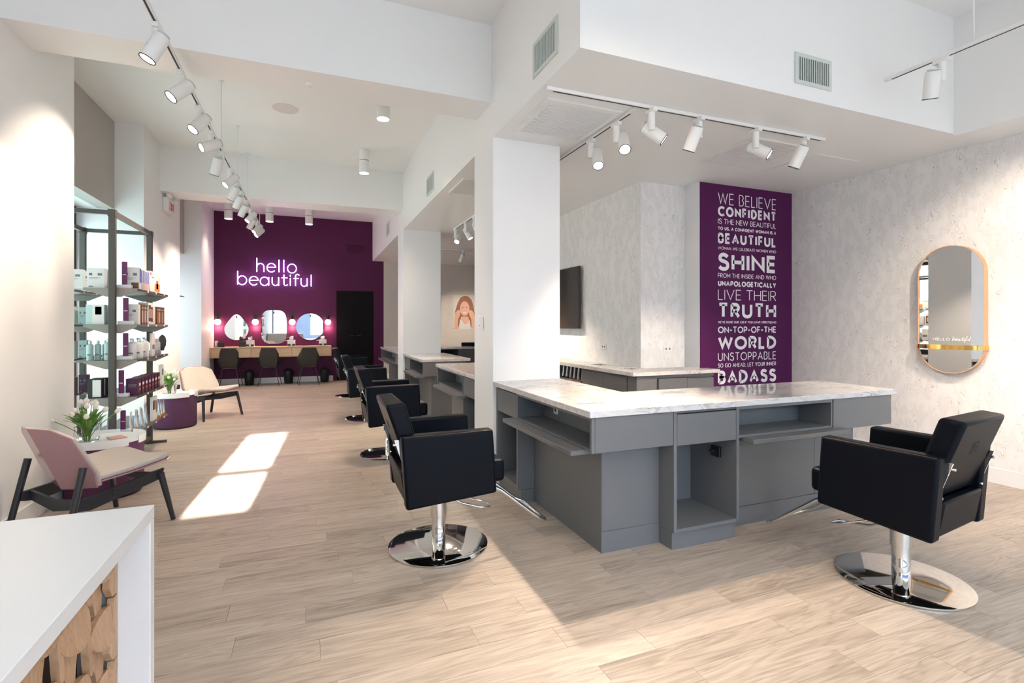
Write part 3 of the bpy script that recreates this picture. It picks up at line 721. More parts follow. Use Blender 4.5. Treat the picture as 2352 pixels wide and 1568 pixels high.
for x, lb in zip((-1.99, -1.212, -.41, .405), SCN):
    e = empty('wall_sconce', (x, YB, 1.63), 'black wall sconce with a glowing round bulb, ' + lb, 'lamp', 'sconces over the vanity')
    MB().lathe([(.062, 0), (.062, .018), (.02, .022)], 24, mx=Matrix.Rotation(PI / 2, 4, 'X')).build('wall_plate', 'black', e)
    MB().tube([(0, -.02, 0), (0, -.08, .0), (0, -.10, -.012), (0, -.10, -.03)], .012, 8).build('arm', 'black', e)
    MB().lathe([(.022, -.015), (.028, -.03), (.04, -.095)], 20, c=(0, -.10, 0)).build('socket', 'black', e)
    MB().lathe([(.034, -.095), (.060, -.125), (.071, -.160), (.064, -.195), (.038, -.22), (.008, -.228)], 20, c=(0, -.10, 0)).build('bulb', 'bulb', e)
    d = bpy.data.lights.new('bulb_light', 'POINT'); d.energy = 5; d.color = (1, .52, .42); d.shadow_soft_size = .06
    lo = bpy.data.objects.new('bulb_light', d); COL.objects.link(lo); lo.parent = e; lo.location = (0, -.10, -.30)

# vanity clutter
def item(name, loc, label, cat, group=None, rz=0): return empty(name, loc, label, cat, group, rz)
VT = .8955
WH = ['left of', 'right of', 'far right of']
for x, lb in ((-1.30, 'left of the big rounded mirror'), (-.42, 'between the rounded and the round mirror'), (.28, 'at the right end of the vanity')):
    e = item('tissue_box', (x, 13.15, VT), 'white tissue holder with black lower corners, ' + lb, 'box', 'tissue holders')
    B(-.085, .085, -.06, .06, 0, .15).build('body', 'white', e, bevel=.006)
    for s_ in (-1, 1): B(-.032 + s_ * .05, .032 + s_ * .05, -.0625, -.0605, .012, .055).build('window', 'black', e)
    MB().prism([(-.02, .0), (.02, 0), (.032, .11), (-.032, .11)], -.066, -.063, 'Y').build('tissue', 'bottle_w', e, loc=(0, 0, .06))
    e = item('hair_dryer', (x - .02, 13.18, VT + .1505), 'silver and black hair dryer on the tissue holder ' + lb, 'dryer', 'hair dryers')
    MB().lathe([(.012, -.05), (.032, -.045), (.042, -.01), (.038, .04), (.022, .055)], 16, mx=Matrix.Translation((.02, 0, .045)) @ Matrix.Rotation(R(75), 4, 'Y')).build('barrel', 'chrome', e)
    MB().lathe([(.022, 0), (.028, .05), (.03, .052)], 14, mx=Matrix.Translation((-.03, 0, .04)) @ Matrix.Rotation(R(-105), 4, 'Y')).build('nozzle', 'black', e)
    MB().tube([(.0, 0, .03), (-.05, .0, -.01), (-.13, -.01, -.025)], .011, 8).build('handle', 'chrome', e)
e = item('brush_holder', (-1.45, 13.15, VT), 'black cube brush holder with hair brushes below the teardrop mirror', 'holder')
B(-.075, .075, -.07, .07, 0, .125).build('box', 'black', e, bevel=.003)
for k, (dx, hh) in enumerate(((-.03, .24), (.02, .30), (.045, .22))):
    br = MB().tube([(dx, 0, .12), (dx * 1.5, 0, hh * .6)], .008, 8).build('brush_handle', 'cabdark', e)
    MB().lathe([(.01, hh * .6), (.03, hh * .66), (.03, hh - .03), (.012, hh)], 12, c=(dx * 1.5, 0, 0)).build('brush_head', 'bottle_w' if k == 1 else 'cabdark', br)
e = item('black_box', (-1.90, 13.12, VT), 'small black box at the left end of the oak vanity', 'box')
B(-.05, .07, -.05, .05, 0.012, .105).build('box', 'black', e, bevel=.003); B(-.12, .08, -.10, .07, 0, .011).build('tray', 'black', e, bevel=.003)
MB().lathe([(.028, 0), (.035, .13)], 14).build('roll', 'white', e, loc=(-.075, -.03, .0115))

# vanity stools seen from behind
def stool(loc, rz, label):
    e = empty('shell_chair', loc, label, 'chair', 'faceted shell chairs at the vanity', rz)
    # local: +y is forward; back shell of flat facets
    P = {'tl': (-.145, -.21, .875), 'tr': (.145, -.21, .875), 'ml': (-.205, -.10, .66), 'mr': (.205, -.10, .66), 'wl': (-.262, .06, .59), 'wr': (.262, .06, .59),
         'bl': (-.155, -.13, .45), 'br': (.155, -.13, .45), 'fl': (-.235, .22, .47), 'fr': (.235, .22, .47), 'cl': (-.175, -.17, .60), 'cr': (.175, -.17, .60)}
    mb = MB(); V = {k: mb.bm.verts.new(v_) for k, v_ in P.items()}
    for f in (('tl', 'cl', 'cr', 'tr'), ('cl', 'bl', 'br', 'cr'), ('tl', 'wl', 'cl'), ('cl', 'wl', 'bl'), ('tr', 'cr', 'wr'), ('cr', 'br', 'wr'), ('bl', 'wl', 'fl'), ('br', 'fr', 'wr'), ('bl', 'fl', 'fr', 'br')):
        mb.bm.faces.new([V[k] for k in f])
    for k in ('ml', 'mr'): mb.bm.verts.remove(V[k])
    o = mb.build('shell', 'stool', e, smooth=False); sd = o.modifiers.new('solid', 'SOLIDIFY'); sd.thickness = .010; sd.offset = 0
    for sx in (-1, 1):
        MB().tube([(sx * .10, -.02, .438), (sx * .135, -.11, .425), (sx * .225, -.215, 0)], .0075, 8).build('leg', 'blackwood', e)
        MB().tube([(sx * .12, .14, .438), (sx * .16, .2, .43), (sx * .235, .235, 0)], .0075, 8).build('leg', 'blackwood', e)
    MB().tube([(-.135, -.105, .428), (.135, -.105, .428)], .006, 8).build('crossbar', 'chrome', e)
    return e
s0 = stool((-1.70, 13.02, 0), 0, 'dark faceted shell chair in front of the teardrop mirror')
for x, y, rz, lb in ((-.885, 12.99, -2, 'dark faceted shell chair in front of the big rounded mirror'), (-.04, 12.85, 4, 'dark faceted shell chair in front of the round mirror')):
    c = copy_tree(s0); c.location = (x, y, 0); c.rotation_euler = (0, 0, R(rz)); c['label'] = lb
for x, y, lb in ((-1.32, 13.2, 'between the left and middle shell chairs'), (-.49, 13.28, 'between the middle and right shell chairs'), (.325, 13.3, 'right of the right shell chair')):
    e = empty('waste_bin', (x, y, 0), 'black dome-topped waste bin under the vanity, ' + lb, 'bin', 'black waste bins')
    MB().lathe([(.088, 0), (.095, .01), (.105, .235)], 28).build('body', 'bin', e)
    MB().lathe([(.106, .2355), (.104, .27), (.09, .31), (.062, .338), (.02, .352)], 28).build('dome_lid', 'bin', e)

# ------------------------------------------------------------------ far room: poster, television, chairs
po = empty('portrait_poster', (3.95, YB - .001, 1.75), 'framed poster of a smiling long-haired woman holding her hair beside her mouth', 'poster')
B(-.33, .33, -.03, 0, -.47, .47).build('frame', 'white', po, bevel=.002)
B(-.318, .318, -.032, -.0302, -.458, .458).build('print', mat('poster_ground', (.80, .72, .67), .5), po, smooth=False)
def flat(name, pts, m, d, par=po): MB().prism(pts, -.0325 - d, -.0322 - d + .0002, 'Y').build(name, m, par, smooth=False)
flat('hair', [(-.27, .02), (-.2, .25), (-.12, .40), (-.02, .45), (.10, .44), (.20, .34), (.26, .15), (.30, -.1), (.27, -.42), (.10, -.42), (-.2, -.40), (-.28, -.25)], 'hair', .0004)
flat('neck', [(-.10, -.12), (.10, -.12), (.13, -.25), (.2, -.46), (-.2, -.46), (-.13, -.25)], 'skin', .0010)
flat('face', [(.0 + .135 * math.cos(R(a)), .10 + .20 * math.sin(R(a))) for a in range(0, 360, 15)], 'skin', .0016)
flat('shirt', [(-.16, -.458), (-.14, -.2), (-.09, -.22), (0, -.34), (.09, -.30), (.14, -.2), (.18, -.458)], 'white', .0016)
flat('smile', arcp(0, .01, .065, .045, 180, 360, 8), 'white', .0022)
for s_ in (-1, 1):
    flat('eye', arcp(s_ * .055, .13, .022, .010, 0, 350, 10), 'hair', .0022)
    flat('arm', [(s_ * .12, .03), (s_ * .20, .06), (s_ * .27, -.02), (s_ * .29, -.2), (s_ * .30, -.458), (s_ * .20, -.458), (s_ * .19, -.2), (s_ * .13, -.06)], 'skin', .0022)
    for j in range(3): flat('finger', [(s_ * .05, .045 - j * .024), (s_ * .17, .065 - j * .026), (s_ * .17, .047 - j * .026), (s_ * .05, .031 - j * .024)], 'skin', .0028)
tv = empty('television', (3.52, 6.9, 1.78), 'flat black television on the wallpapered wall behind the nearest column', 'television')
B(-.075, -.035, -.74, .74, -.43, .44).build('housing', 'tvframe', tv, bevel=.004); B(-.0765, -.0752, -.725, .725, -.41, .425).build('screen', 'tv', tv, smooth=False); B(-.034, -.002, -.25, .25, -.2, .2).build('bracket', 'black', tv)
e = empty('salon_stool', (3.7, 11.95, 0), 'black chair whose back shows above the far room worktop', 'chair')
B(-.25, .25, 0, .08, .5, .97).build('backrest', 'leather', e, bevel=.02); B(-.25, .25, -.42, -.005, .42, .52).build('seat', 'leather', e, bevel=.02); MB().lathe([(.2, 0), (.2, .02), (.03, .03), (.03, .415)], 20, c=(0, -.2, 0)).build('pedestal', 'chrome', e)
e = empty('plaid_chair', (2.95, 9.3, 0), 'chair with dark plaid woven back between the column and the far worktop', 'chair')
B(-.24, .24, 0, .05, .42, .76).build('backrest', 'plaid', e, bevel=.012); B(-.24, .24, .0505, .48, .40, .46).build('seat', 'plaid', e, bevel=.012)
for sx in (-1, 1):
    for y in (.03, .42): MB().tube([(sx * .21, y, .40), (sx * .23, y, 0)], .012, 8).build('leg', 'black', e)

# ------------------------------------------------------------------ track lights
def track(name, p, q, label, rods=()):
    p, q = Vector(p), Vector(q); d = q - p; e = empty(name, p, label, 'light track')
    e.rotation_euler = (0, 0, math.atan2(d.y, d.x)); L = d.length
    B(0, L, -.015, .015, -.0, .026).build('rail', 'lampwhite', e, bevel=.002, seg=1)
    B(.05, L - .05, -.006, .006, -.0015, -.0003).build('slot', 'cabdark', e, smooth=False)
    for xx in rods: 
        r = MB().tube([(xx, 0, .026), (xx, 0, CZ - p.z - .002)], .005, 8).build('suspension_rod', 'lampwhite', e)
        MB().lathe([(.028, -.012), (.028, 0)], 16, c=(xx, 0, CZ - p.z - .001)).build('ceiling_cup', 'lampwhite', r)
    return e
def spot(loc, aim, label, group, power=45, lit=True, col=(1, .83, .66), scale=1.0, size=62):
    """adapter on the rail, a side arm and a tilting cylinder whose lens gives off the light"""
    e = empty('track_spotlight', loc, label, 'spotlight', group); a = Vector(aim).normalized()
    S = scale
    B(-.02, .02, -.05, .05, -.03, -.001).build('adapter', 'lampwhite', e, bevel=.003)
    side = Vector((-a.y, a.x, 0)); side = side.normalized() if side.length > .01 else Vector((0, 1, 0))
    MB().tube([(0, 0, -.03), (0, 0, -.16 * S)], .026 * S, 16).build('arm', 'lampwhite', e, bevel=0)
    c = Vector((0, 0, -.145 * S)) + side * .055 * S + a * .02
    q = a.to_track_quat('Z', 'Y').to_matrix().to_4x4(); mx = Matrix.Translation(c) @ q
    MB().lathe([(.036 * S, -.085 * S), (.044 * S, -.08 * S), (.047 * S, -.07 * S), (.047 * S, .10 * S), (.041 * S, .10 * S), (.041 * S, .088 * S)], 28, mx=mx).build('housing', 'lampwhite', e)
    MB().lathe([(.044 * S, .0985 * S), (.0478 * S, .0985 * S), (.0478 * S, .104 * S), (.044 * S, .104 * S)], 28, mx=mx, cap=False).build('rim', 'cabdark', e)
    hs = MB()
    for k in range(5): hs.lathe([(.012 * S + k * .006, -.0875 * S), (.0145 * S + k * .006, -.0875 * S), (.0145 * S + k * .006, -.0955 * S), (.012 * S + k * .006, -.0955 * S)], 16, mx=mx, cap=False)
    hs.build('heat_sink', 'ventgrey', e)['kind'] = 'stuff'
    MB().lathe([(.0405 * S, .0895 * S), (.0405 * S, .0925 * S)], 24, mx=mx).build('lens', 'lens' if lit else 'lensoff', e)
    if power:
        d = bpy.data.lights.new('spot_beam', 'SPOT'); d.energy = power; d.color = col; d.spot_size = R(size); d.spot_blend = .75; d.shadow_soft_size = .035
        d.energy = power * 1.5; o = bpy.data.objects.new('spot_beam', d); COL.objects.link(o); o.parent = e; o.location = c + a * .112 * S
        o.rotation_euler = a.to_track_quat('-Z', 'Y').to_euler()
    return e
TZ = 3.29
track('light_track', (-.90, 2.4, TZ), (-.90, 11.0, TZ), 'long white suspended light track running down the left aisle', rods=(3.87, 5.2, 6.35, 8.35))
hy = [3.786, 4.421, 5.069, 5.668, 6.31, 6.937, 7.55, 8.05, 8.62, 9.13, 9.72, 10.2, 10.6]
aims = [(-.40, -.12, -.9), (-.60, -.35, -.75), (-.5, -.4, -.75), (-.8, -.45, -.5), (-.25, .3, -.9), (-.6, -.4, -.7), (-.4, .2, -.85), (-.35, .3, -.85), (-.4, .3, -.85), (-.55, -.35, -.75), (-.45, .2, -.8), (-.6, -.4, -.7), (-.6, -.4, -.7)]
ORD = ['nearest', 'second', 'third', 'fourth', 'fifth', 'sixth', 'seventh', 'eighth', 'ninth', 'tenth', 'eleventh', 'twelfth', 'last']
for k, (y, a_) in enumerate(zip(hy, aims)):
    spot((-.90, y, TZ), a_, 'white cylinder spotlight, %s %son the long left aisle track' % (ORD[k], 'from the camera ' if k else 'to the camera '), 'spotlights on the left aisle track', power=28 if k < 2 else 50 if k < 6 else 65)
track('light_track', (1.517, 3.155, 3.0235), (4.22, 3.125, 3.0235), 'white light track crossing the soffit above the island, left to right')
for k, (x, a_, lit, pw_) in enumerate(((2.383, (.75, -.45, -.65), True, 110), (2.834, (-.1, .45, -.9), False, 90), (3.428, (.55, -.65, -.55), True, 120), (3.98, (-.12, .45, -.9), False, 90))):
    spot((x, 3.14, 3.0235), a_, 'white spotlight, %s from the left on the crossing soffit track' % ['first', 'second', 'third', 'fourth'][k], 'spotlights on the crossing track', power=pw_, lit=lit)
track('light_track', (2.285, 3.22, 3.0235), (2.285, 8.4, 3.0235), 'white light track running back over the island behind the nearest column')
for k, (y, a_) in enumerate(((3.46, (-.25, -.55, -.8)), (3.86, (-.2, -.5, -.85)), (7.25, (.3, -.3, -.9)), (7.7, (.4, -.3, -.85)), (8.3, (-.45, -.55, -.75)))):
    spot((2.285, y, 3.0235), a_, ['white lit spotlight on the back-running track, beside the square ceiling grille', 'white lit spotlight on the back-running track, nearer the white column top', 'white spotlight seen between the columns, closest to the near column edge', 'white lit spotlight seen between the two columns, at the right', 'white lit spotlight seen between the two columns, at the left'][k], 'spotlights on the back-running track', power=130 if k < 2 else 110)
track('light_track', (2.3, 10.70, 3.0235), (4.6, 10.70, 3.0235), 'white light track crossing the ceiling of the far room above the portrait')
spot((3.12, 10.70, 3.0235), (-.3, .3, -.9), 'white spotlight on the far room track above the portrait', 'spotlights on the far room track', power=90, lit=False)
spot((4.3, 10.70, 3.0235), (-.1, .75, -.6), 'white spotlight on the far room track, behind the near column', 'spotlights on the far room track', power=120)
track('light_track', (4.155, 2.575, 3.29), (4.20, .4, 3.29), 'white suspended light track at the top right corner of the photo', rods=(.56,))
spot((4.165, 2.20, 3.29), (.25, .25, -.95), 'white spotlight hanging from the suspended track at top right', 'spotlights on the top right track', power=60, lit=False)
spot((4.185, 1.05, 3.29), (.75, .55, -.65), 'white spotlight on the top right track, past the frame edge', 'spotlights on the top right track', power=110)
# track over the middle of the front hall, feeding the foreground floor
track('light_track', (1.2, -1.6, 3.29), (1.2, 1.6, 3.29), 'white suspended track above and behind the camera', rods=(.8, 2.4))
for k, (y, a_) in enumerate(((1.2, (.25, .55, -.8)), (.2, (-.5, .5, -.75)), (-.8, (.5, .45, -.75)))):
    spot((1.2, y, 3.29), a_, 'white spotlight on the track above the camera, ' + ['nearest the island', 'in the middle', 'nearest the storefront'][k], 'spotlights above the camera', power=26, size=130)

# cylinder downlights
def can(x, y, zb, r, label, pw_=60):
    e = empty('cylinder_downlight', (x, y, CZ), label, 'downlight', 'cylinder downlights')
    h = CZ - zb
    MB().lathe([(r, -h * .45), (r, -.001)], 32).build('upper_sleeve', 'lampwhite', e)
    MB().lathe([(r * .97, -h * .45 - .008), (r * .97, -h * .45 - .0005)], 32).build('groove', 'cabdark', e)
    MB().lathe([(r * .9, -h + .004), (r * .9, -h), (r, -h), (r, -h * .45 - .0085)], 32).build('lower_sleeve', 'lampwhite', e)
    MB().lathe([(r * .88, -h - .003), (r * .88, -h - .0005)], 32).build('lens', 'lens', e)
    d = bpy.data.lights.new('can_beam', 'SPOT'); d.energy = pw_; d.color = (1, .82, .66); d.spot_size = R(110); d.spot_blend = .9; d.shadow_soft_size = r
    o = bpy.data.objects.new('can_beam', d); COL.objects.link(o); o.parent = e; o.location = (0, 0, -h - .02)
can(.755, 5.78, 3.70, .072, 'white ceiling cylinder lamp half hidden by the big near beam', 130)
can(.757, 7.95, 3.70, .072, 'white ceiling cylinder lamp in front of the second beam', 130)
can(-1.65, 12.45, 3.70, .082, 'white ceiling cylinder lamp before the purple wall, leftmost of three', 70)
can(-.845, 12.45, 3.70, .082, 'white ceiling cylinder lamp before the purple wall, middle of three', 70)
can(-.03, 12.45, 3.70, .082, 'white ceiling cylinder lamp before the purple wall, rightmost of three', 70)

# ------------------------------------------------------------------ grilles, sensors, exit light
def diffuser(x0, x1, y0, y1, label):
    e = empty('ceiling_grille', ((x0 + x1) / 2, (y0 + y1) / 2, 3.05), label, 'vent', 'square ceiling grilles'); a, b_ = (x1 - x0) / 2, (y1 - y0) / 2; f = .045
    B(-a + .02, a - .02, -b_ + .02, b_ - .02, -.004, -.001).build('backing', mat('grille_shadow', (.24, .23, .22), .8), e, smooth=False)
    mb = MB().box(-a, a, -b_, -b_ + f, -.014, -.0005).box(-a, a, b_ - f, b_, -.014, -.0005).box(-a, -a + f, -b_ + f, b_ - f, -.014, -.0005).box(a - f, a, -b_ + f, b_ - f, -.014, -.0005)
    mb.build('frame', 'lampwhite', e)
    mb = MB(); n = 24; w_ = (2 * (b_ - f)) / n
    for k in range(n):
        y = -b_ + f + k * w_; mb.box(-a + f, a - f, y + w_ * .12, y + w_ * .72, -.012, -.0045)
    mb.build('slats', 'lampwhite', e, smooth=False)['kind'] = 'stuff'
diffuser(1.60, 2.245, 3.305, 3.975, 'square slatted ceiling grille above the near column, left of the two on the soffit')
diffuser(3.61, 4.25, 3.325, 3.995, 'square slatted ceiling grille in front of the purple lettered wall')
diffuser(1.594, 2.24, 5.47, 6.12, 'square slatted ceiling grille seen left of the near column, over the second desk')
ap = empty('access_panel', (4.83, 3.73, 3.05), 'flush white access panel in the soffit right of the square grille', 'panel')
B(-.31, .31, -.30, .30, -.005, -.0005).build('panel', 'ceil', ap, bevel=.001, seg=1)
def wall_grille(loc, rz, w_, h_, label, n=14):
    e = empty('wall_grille', loc, label, 'vent', 'upright wall grilles', rz); a, b_ = w_ / 2, h_ / 2; f = .028
    B(-a + .01, a - .01, -.003, -.0005, -b_ + .01, b_ - .01).build('backing', 'ventdark', e, smooth=False)
    MB().box(-a, a, -.010, -.0005, -b_, -b_ + f).box(-a, a, -.010, -.0005, b_ - f, b_).box(-a, -a + f, -.010, -.0005, -b_ + f, b_ - f).box(a - f, a, -.010, -.0005, -b_ + f, b_ - f).build('frame', 'ventgrey', e)
    mb = MB(); s_ = (w_ - 2 * f) / n
    for k in range(n): mb.box(-a + f + s_ * (k + .15), -a + f + s_ * (k + .5), -.0095, -.0035, -b_ + f, b_ - f)
    mb.build('slats', 'ventgrey', e, smooth=False)['kind'] = 'stuff'
wall_grille((1.49, 3.117, 3.285), R(-90), .385, .245, 'small slatted air grille on the aisle side of the soffit, nearest the camera')
wall_grille((3.445, 2.64, 3.265), 0, .375, .225, 'small slatted air grille on the soffit face toward the camera')
wall_grille((1.49, 6.67, 3.28), R(-90), .42, .25, 'small slatted air grille on the soffit side, between the two beams')
wall_grille((1.49, 10.63, 3.38), R(-90), .42, .27, 'small slatted air grille on the soffit side, beyond the second beam')
e = empty('ceiling_speaker', (-.287, 6.774, CZ), 'round flush pinkish speaker in the ceiling between the beams', 'speaker')
MB().lathe([(.148, -.006), (.152, -.0005)], 40).build('grille', 'speaker', e)
e = empty('sprinkler', (-.005, 4.45, 3.37), 'small white sprinkler cap under the big near beam', 'sprinkler')
MB().lathe([(.022, -.022), (.026, -.018), (.026, -.012), (.032, -.001)], 20).build('cap', 'white', e)
e = empty('thermostat', (1.49, 4.478, 1.42), 'small white wall sensor on the aisle side of the nearest column', 'sensor')
B(-.028, -.0005, -.035, .035, -.062, .062).build('body', 'trim', e, bevel=.005); B(-.0295, -.0283, -.01, .01, -.03, -.02).build('indicator', 'ink', e)
e = empty('exit_light', (-2.06, 9.18, 3.24), 'white emergency light with two lamp heads and red EXIT letters, on the left wall', 'emergency light')
bx = B(.0005, .075, -.19, .19, -.13, .09).build('housing', 'white', e, bevel=.008)
text_line('EXIT', -.13, .26, -.095, .035, .024, lambda x, z, d: (.0755 + d, x, z), 'exit_lettering', 'red', bx)
for y in (-.17, .19):
    h = MB().lathe([(.03, -.03), (.058, -.01), (.062, .03), (.055, .036)], 20, mx=Matrix.Translation((.07, y, .12)) @ Matrix.Rotation(R(70), 4, 'Y')).build('lamp_head', 'white', e)
    MB().tube([(.03, y * .8, .085), (.06, y, .12)], .012, 8).build('bracket', 'white', h)
e = empty('wall_hook', (-2.38, 11.2, 1.95), 'thin dark hook rail in the second window recess on the left', 'hook')
B(.0, .12, -.2, .2, -.012, .0).build('rail', 'black', e)
for loc, rz, lb in (((3.9, 4.84, 1.12), 0, 'white outlet plate on the wallpapered pier left of the lettered wall'), ((3.525, 5.62, 1.12), R(-90), 'white outlet plate on the wallpapered wall beside the television')):
    e = empty('outlet', loc, lb, 'outlet', rz=rz)
    p = B(-.06, .06, -.008, -.0005, -.036, .036).build('plate', 'trim', e, bevel=.003)
    for s_ in (-1, 1): B(s_ * .025 - .011, s_ * .025 + .011, -.0092, -.0082, -.012, .012).build('socket', 'ink', p, smooth=False)

# ------------------------------------------------------------------ oblong mirror on the right wall
e = empty('oblong_mirror', (XR - .007, 2.879, 1.545), 'tall pill-shaped mirror in a thin wooden frame on the right wall', 'mirror', rz=R(1.4))
def pill(w_, h_, n=16): return [(w_ * math.cos(R(a)), (h_ - w_) + w_ * math.sin(R(a))) for a in [180 * k / n for k in range(n + 1)]] + [(w_ * math.cos(R(a)), -(h_ - w_) + w_ * math.sin(R(a))) for a in [180 + 180 * k / n for k in range(n + 1)]]
PO, PI_ = pill(.262, .600), pill(.2565, .5945)
mb = MB(); n = len(PO)
for i in range(n):
    j = (i + 1) % n
    q = [(-.062, *PO[i]), (-.062, *PO[j]), (-.0005, *PO[j]), (-.0005, *PO[i]), (-.062, *PI_[i]), (-.062, *PI_[j]), (-.046, *PI_[i]), (-.046, *PI_[j])]
    mb.quad(q[0], q[1], q[2], q[3]); mb.quad(q[0], q[4], q[5], q[1]); mb.quad(q[4], q[6], q[7], q[5])
mb.build('frame', 'wood_frame', e, ang=30)
MB().prism(PI_, -.052, -.045, 'X').build('mirror_glass', 'mirror', e, smooth=False)
mb = MB(); N = 24
ring = []
for k in range(N + 1):
    a = PI * k / N; y = -.270 * math.cos(a); x = -.053 - .10 * math.sin(a) ** .9
    ring.append((x, y))
mb.prism(ring + [(-.053, .27), (-.053, -.27)][:0], -.372, -.330, 'Z'); mb.build('brass_shelf', 'brass', e, ang=40)
for s_ in (-1, 1): B(-.0615, -.001, s_ * .266 - .004, s_ * .266 + .004, -.372, -.330).build('shelf_bracket', 'brass', e)
PM = lambda y, z, d: (-.0525 - d, -y, z)
text_line('HELLO', -.135, .135, -.292, -.266, .004, PM, 'mirror_lettering', 'vinylwhite', e, gap=.25, th=.0006)
SCR = []   # script word "beautiful"
def sc(x, z): return (.018 + x * .0165 + z * .005, -.292 + z * .020)
mb = MB(); x = 0
LET = {'b': [[(.1, 2.1), (0, .1)], arcp(.45, .5, .42, .45, 160, -170, 8)], 'e': [[(.1, .5), (.8, .55)] + arcp(.5, .5, .38, .45, 20, 320, 9)], 'a': [arcp(.45, .5, .4, .45, 60, 400, 10), [(.85, .9), (.85, .1), (1.1, .2)]],
       'u': [[(.1, .9), (.1, .25)] + arcp(.45, .3, .35, .3, 180, 360, 6) + [(.8, .9)], [(.8, .9), (.85, .1), (1.1, .2)]], 't': [[(.3, 1.8), (.2, .1), (.6, .1)], [(-.1, 1.2), (.7, 1.3)]], 'i': [[(.1, .9), (.1, .1), (.4, .1)], [(.15, 1.3), (.18, 1.45)]],
       'f': [[(.8, 2.1), (.4, 1.9), (.2, .8), (.1, -.7), (-.1, -.6), (.4, .3)]], 'l': [[(.1, 2.1), (0, .2), (.4, .1)]]}
for ch, adv in zip('beautiful', (1.1, 1.0, 1.15, 1.15, .9, .55, .85, 1.15, .6)):
    for st_ in LET[ch]: ribbon(mb, [sc(x + p_[0], p_[1]) for p_ in st_], .0035, PM, .0006)
    x += adv
o = mb.build('mirror_script', 'vinylwhite', e, smooth=False); o['kind'] = 'stuff'

# ------------------------------------------------------------------ lounge chairs with faceted shells
def lounge(loc, rz, label, second=None):
    e = empty('lounge_chair', loc, label, 'chair', 'faceted lounge chairs', rz)
    bx = lambda y, z: -.215 - (z - .33) * .42 + abs(y) * .26
    half = [(0, .325), (.265, .352), (.30, .46), (.262, .700), (.15, .752), (0, .758)]
    def back(off, th, name, m, shrink=1.0, bevel=0):
        mb = MB()
        for s_ in (-1, 1):
            A = [mb.bm.verts.new((bx(y, z) + off, s_ * y * shrink, .54 + (z - .54) * shrink)) for y, z in half]
            Bv = [mb.bm.verts.new((bx(y, z) + off + th, s_ * y * shrink, .54 + (z - .54) * shrink)) for y, z in half]
            n = len(half); mb.bm.faces.new(A); mb.bm.faces.new(Bv)
            for i in range(n):
                if i == n - 1: continue
                mb.bm.faces.new((A[i], A[i + 1], Bv[i + 1], Bv[i]))
        bmesh.ops.remove_doubles(mb.bm, verts=mb.bm.verts, dist=1e-5)
        return mb.build(name, m, e, bevel=bevel, seg=3, ang=22)
    back(0, .010, 'back_shell', 'pink', bevel=.002)
    back(.0105, .032, 'back_cushion', 'tweed', .975, .012)
    szf = lambda x, y: .352 + (x + .2) * .105 + abs(y) * .13
    sh = [(-.205, 0), (-.16, .262), (.02, .315), (.27, .300), (.335, .235), (.345, 0)]
    def seat(off, th, name, m, shrink=1.0, bevel=0):
        mb = MB(); cxx = .07
        for s_ in (-1, 1):
            pts = [(cxx + (x - cxx) * shrink, y * shrink) for x, y in sh]
            A = [mb.bm.verts.new((x, s_ * y, szf(x, y) + off)) for x, y in pts]; Bv = [mb.bm.verts.new((x, s_ * y, szf(x, y) + off + th)) for x, y in pts]
            n = len(pts); mb.bm.faces.new(A); mb.bm.faces.new(Bv)
            for i in range(n - 1): mb.bm.faces.new((A[i], A[i + 1], Bv[i + 1], Bv[i]))
        bmesh.ops.remove_doubles(mb.bm, verts=mb.bm.verts, dist=1e-5)
        return mb.build(name, m, e, bevel=bevel, seg=3, ang=22)
    seat(-.010, .010, 'seat_shell', 'pink', bevel=.002); seat(.0005, .036, 'seat_cushion', 'tweed', .97, .013)
    for s_ in (-1, 1):
        MB().tube([(.235, s_ * .285, .345), (.30, s_ * .325, .0)], .02, 14, rads=[.022, .016]).build('leg', 'blackwood', e, bevel=.002)
        MB().tube([(-.25, s_ * .300, .510), (-.36, s_ * .315, .0)], .02, 14, rads=[.021, .018]).build('leg', 'blackwood', e, bevel=.002)
        y0, y1 = sorted((s_ * .262, s_ * .284))
        rl = MB().prism([(.262, .375), (.245, .305), (-.20, .225), (-.30, .245), (-.29, .305), (-.16, .318)], y0, y1, 'Y').build('side_rail', 'blackwood', e, bevel=.002)
        for xx, zz in ((.215, .335), (.22, .36), (-.07, .285), (-.07, .315)): MB().lathe([(.008, 0), (.007, .002)], 12, mx=Matrix.Translation((xx, s_ * .2845, zz)) @ Matrix.Rotation(-s_ * PI / 2, 4, 'X')).build('bolt', 'black', rl)
    MB().prism([(-.262, .245), (0, .20), (.262, .245), (.262, .305), (0, .275), (-.262, .305)], -.26, -.238, 'X').build('cross_rail', 'blackwood', e, bevel=.002)
    MB().prism([(-.262, .30), (0, .285), (.262, .30), (.262, .35), (0, .33), (-.262, .35)], .215, .235, 'X').build('cross_rail', 'blackwood', e, bevel=.002)
    return e
lc = lounge((-1.36, 4.30, 0), R(46.4), 'lounge chair seen from behind, mauve shell and oat tweed seat, beside the near drum table')
c = copy_tree(lc); c.location = (-1.43, 8.86, 0); c.rotation_euler = (0, 0, R(-42.5)); c['label'] = 'lounge chair facing the aisle, oat tweed seat and back, beside the far drum table'

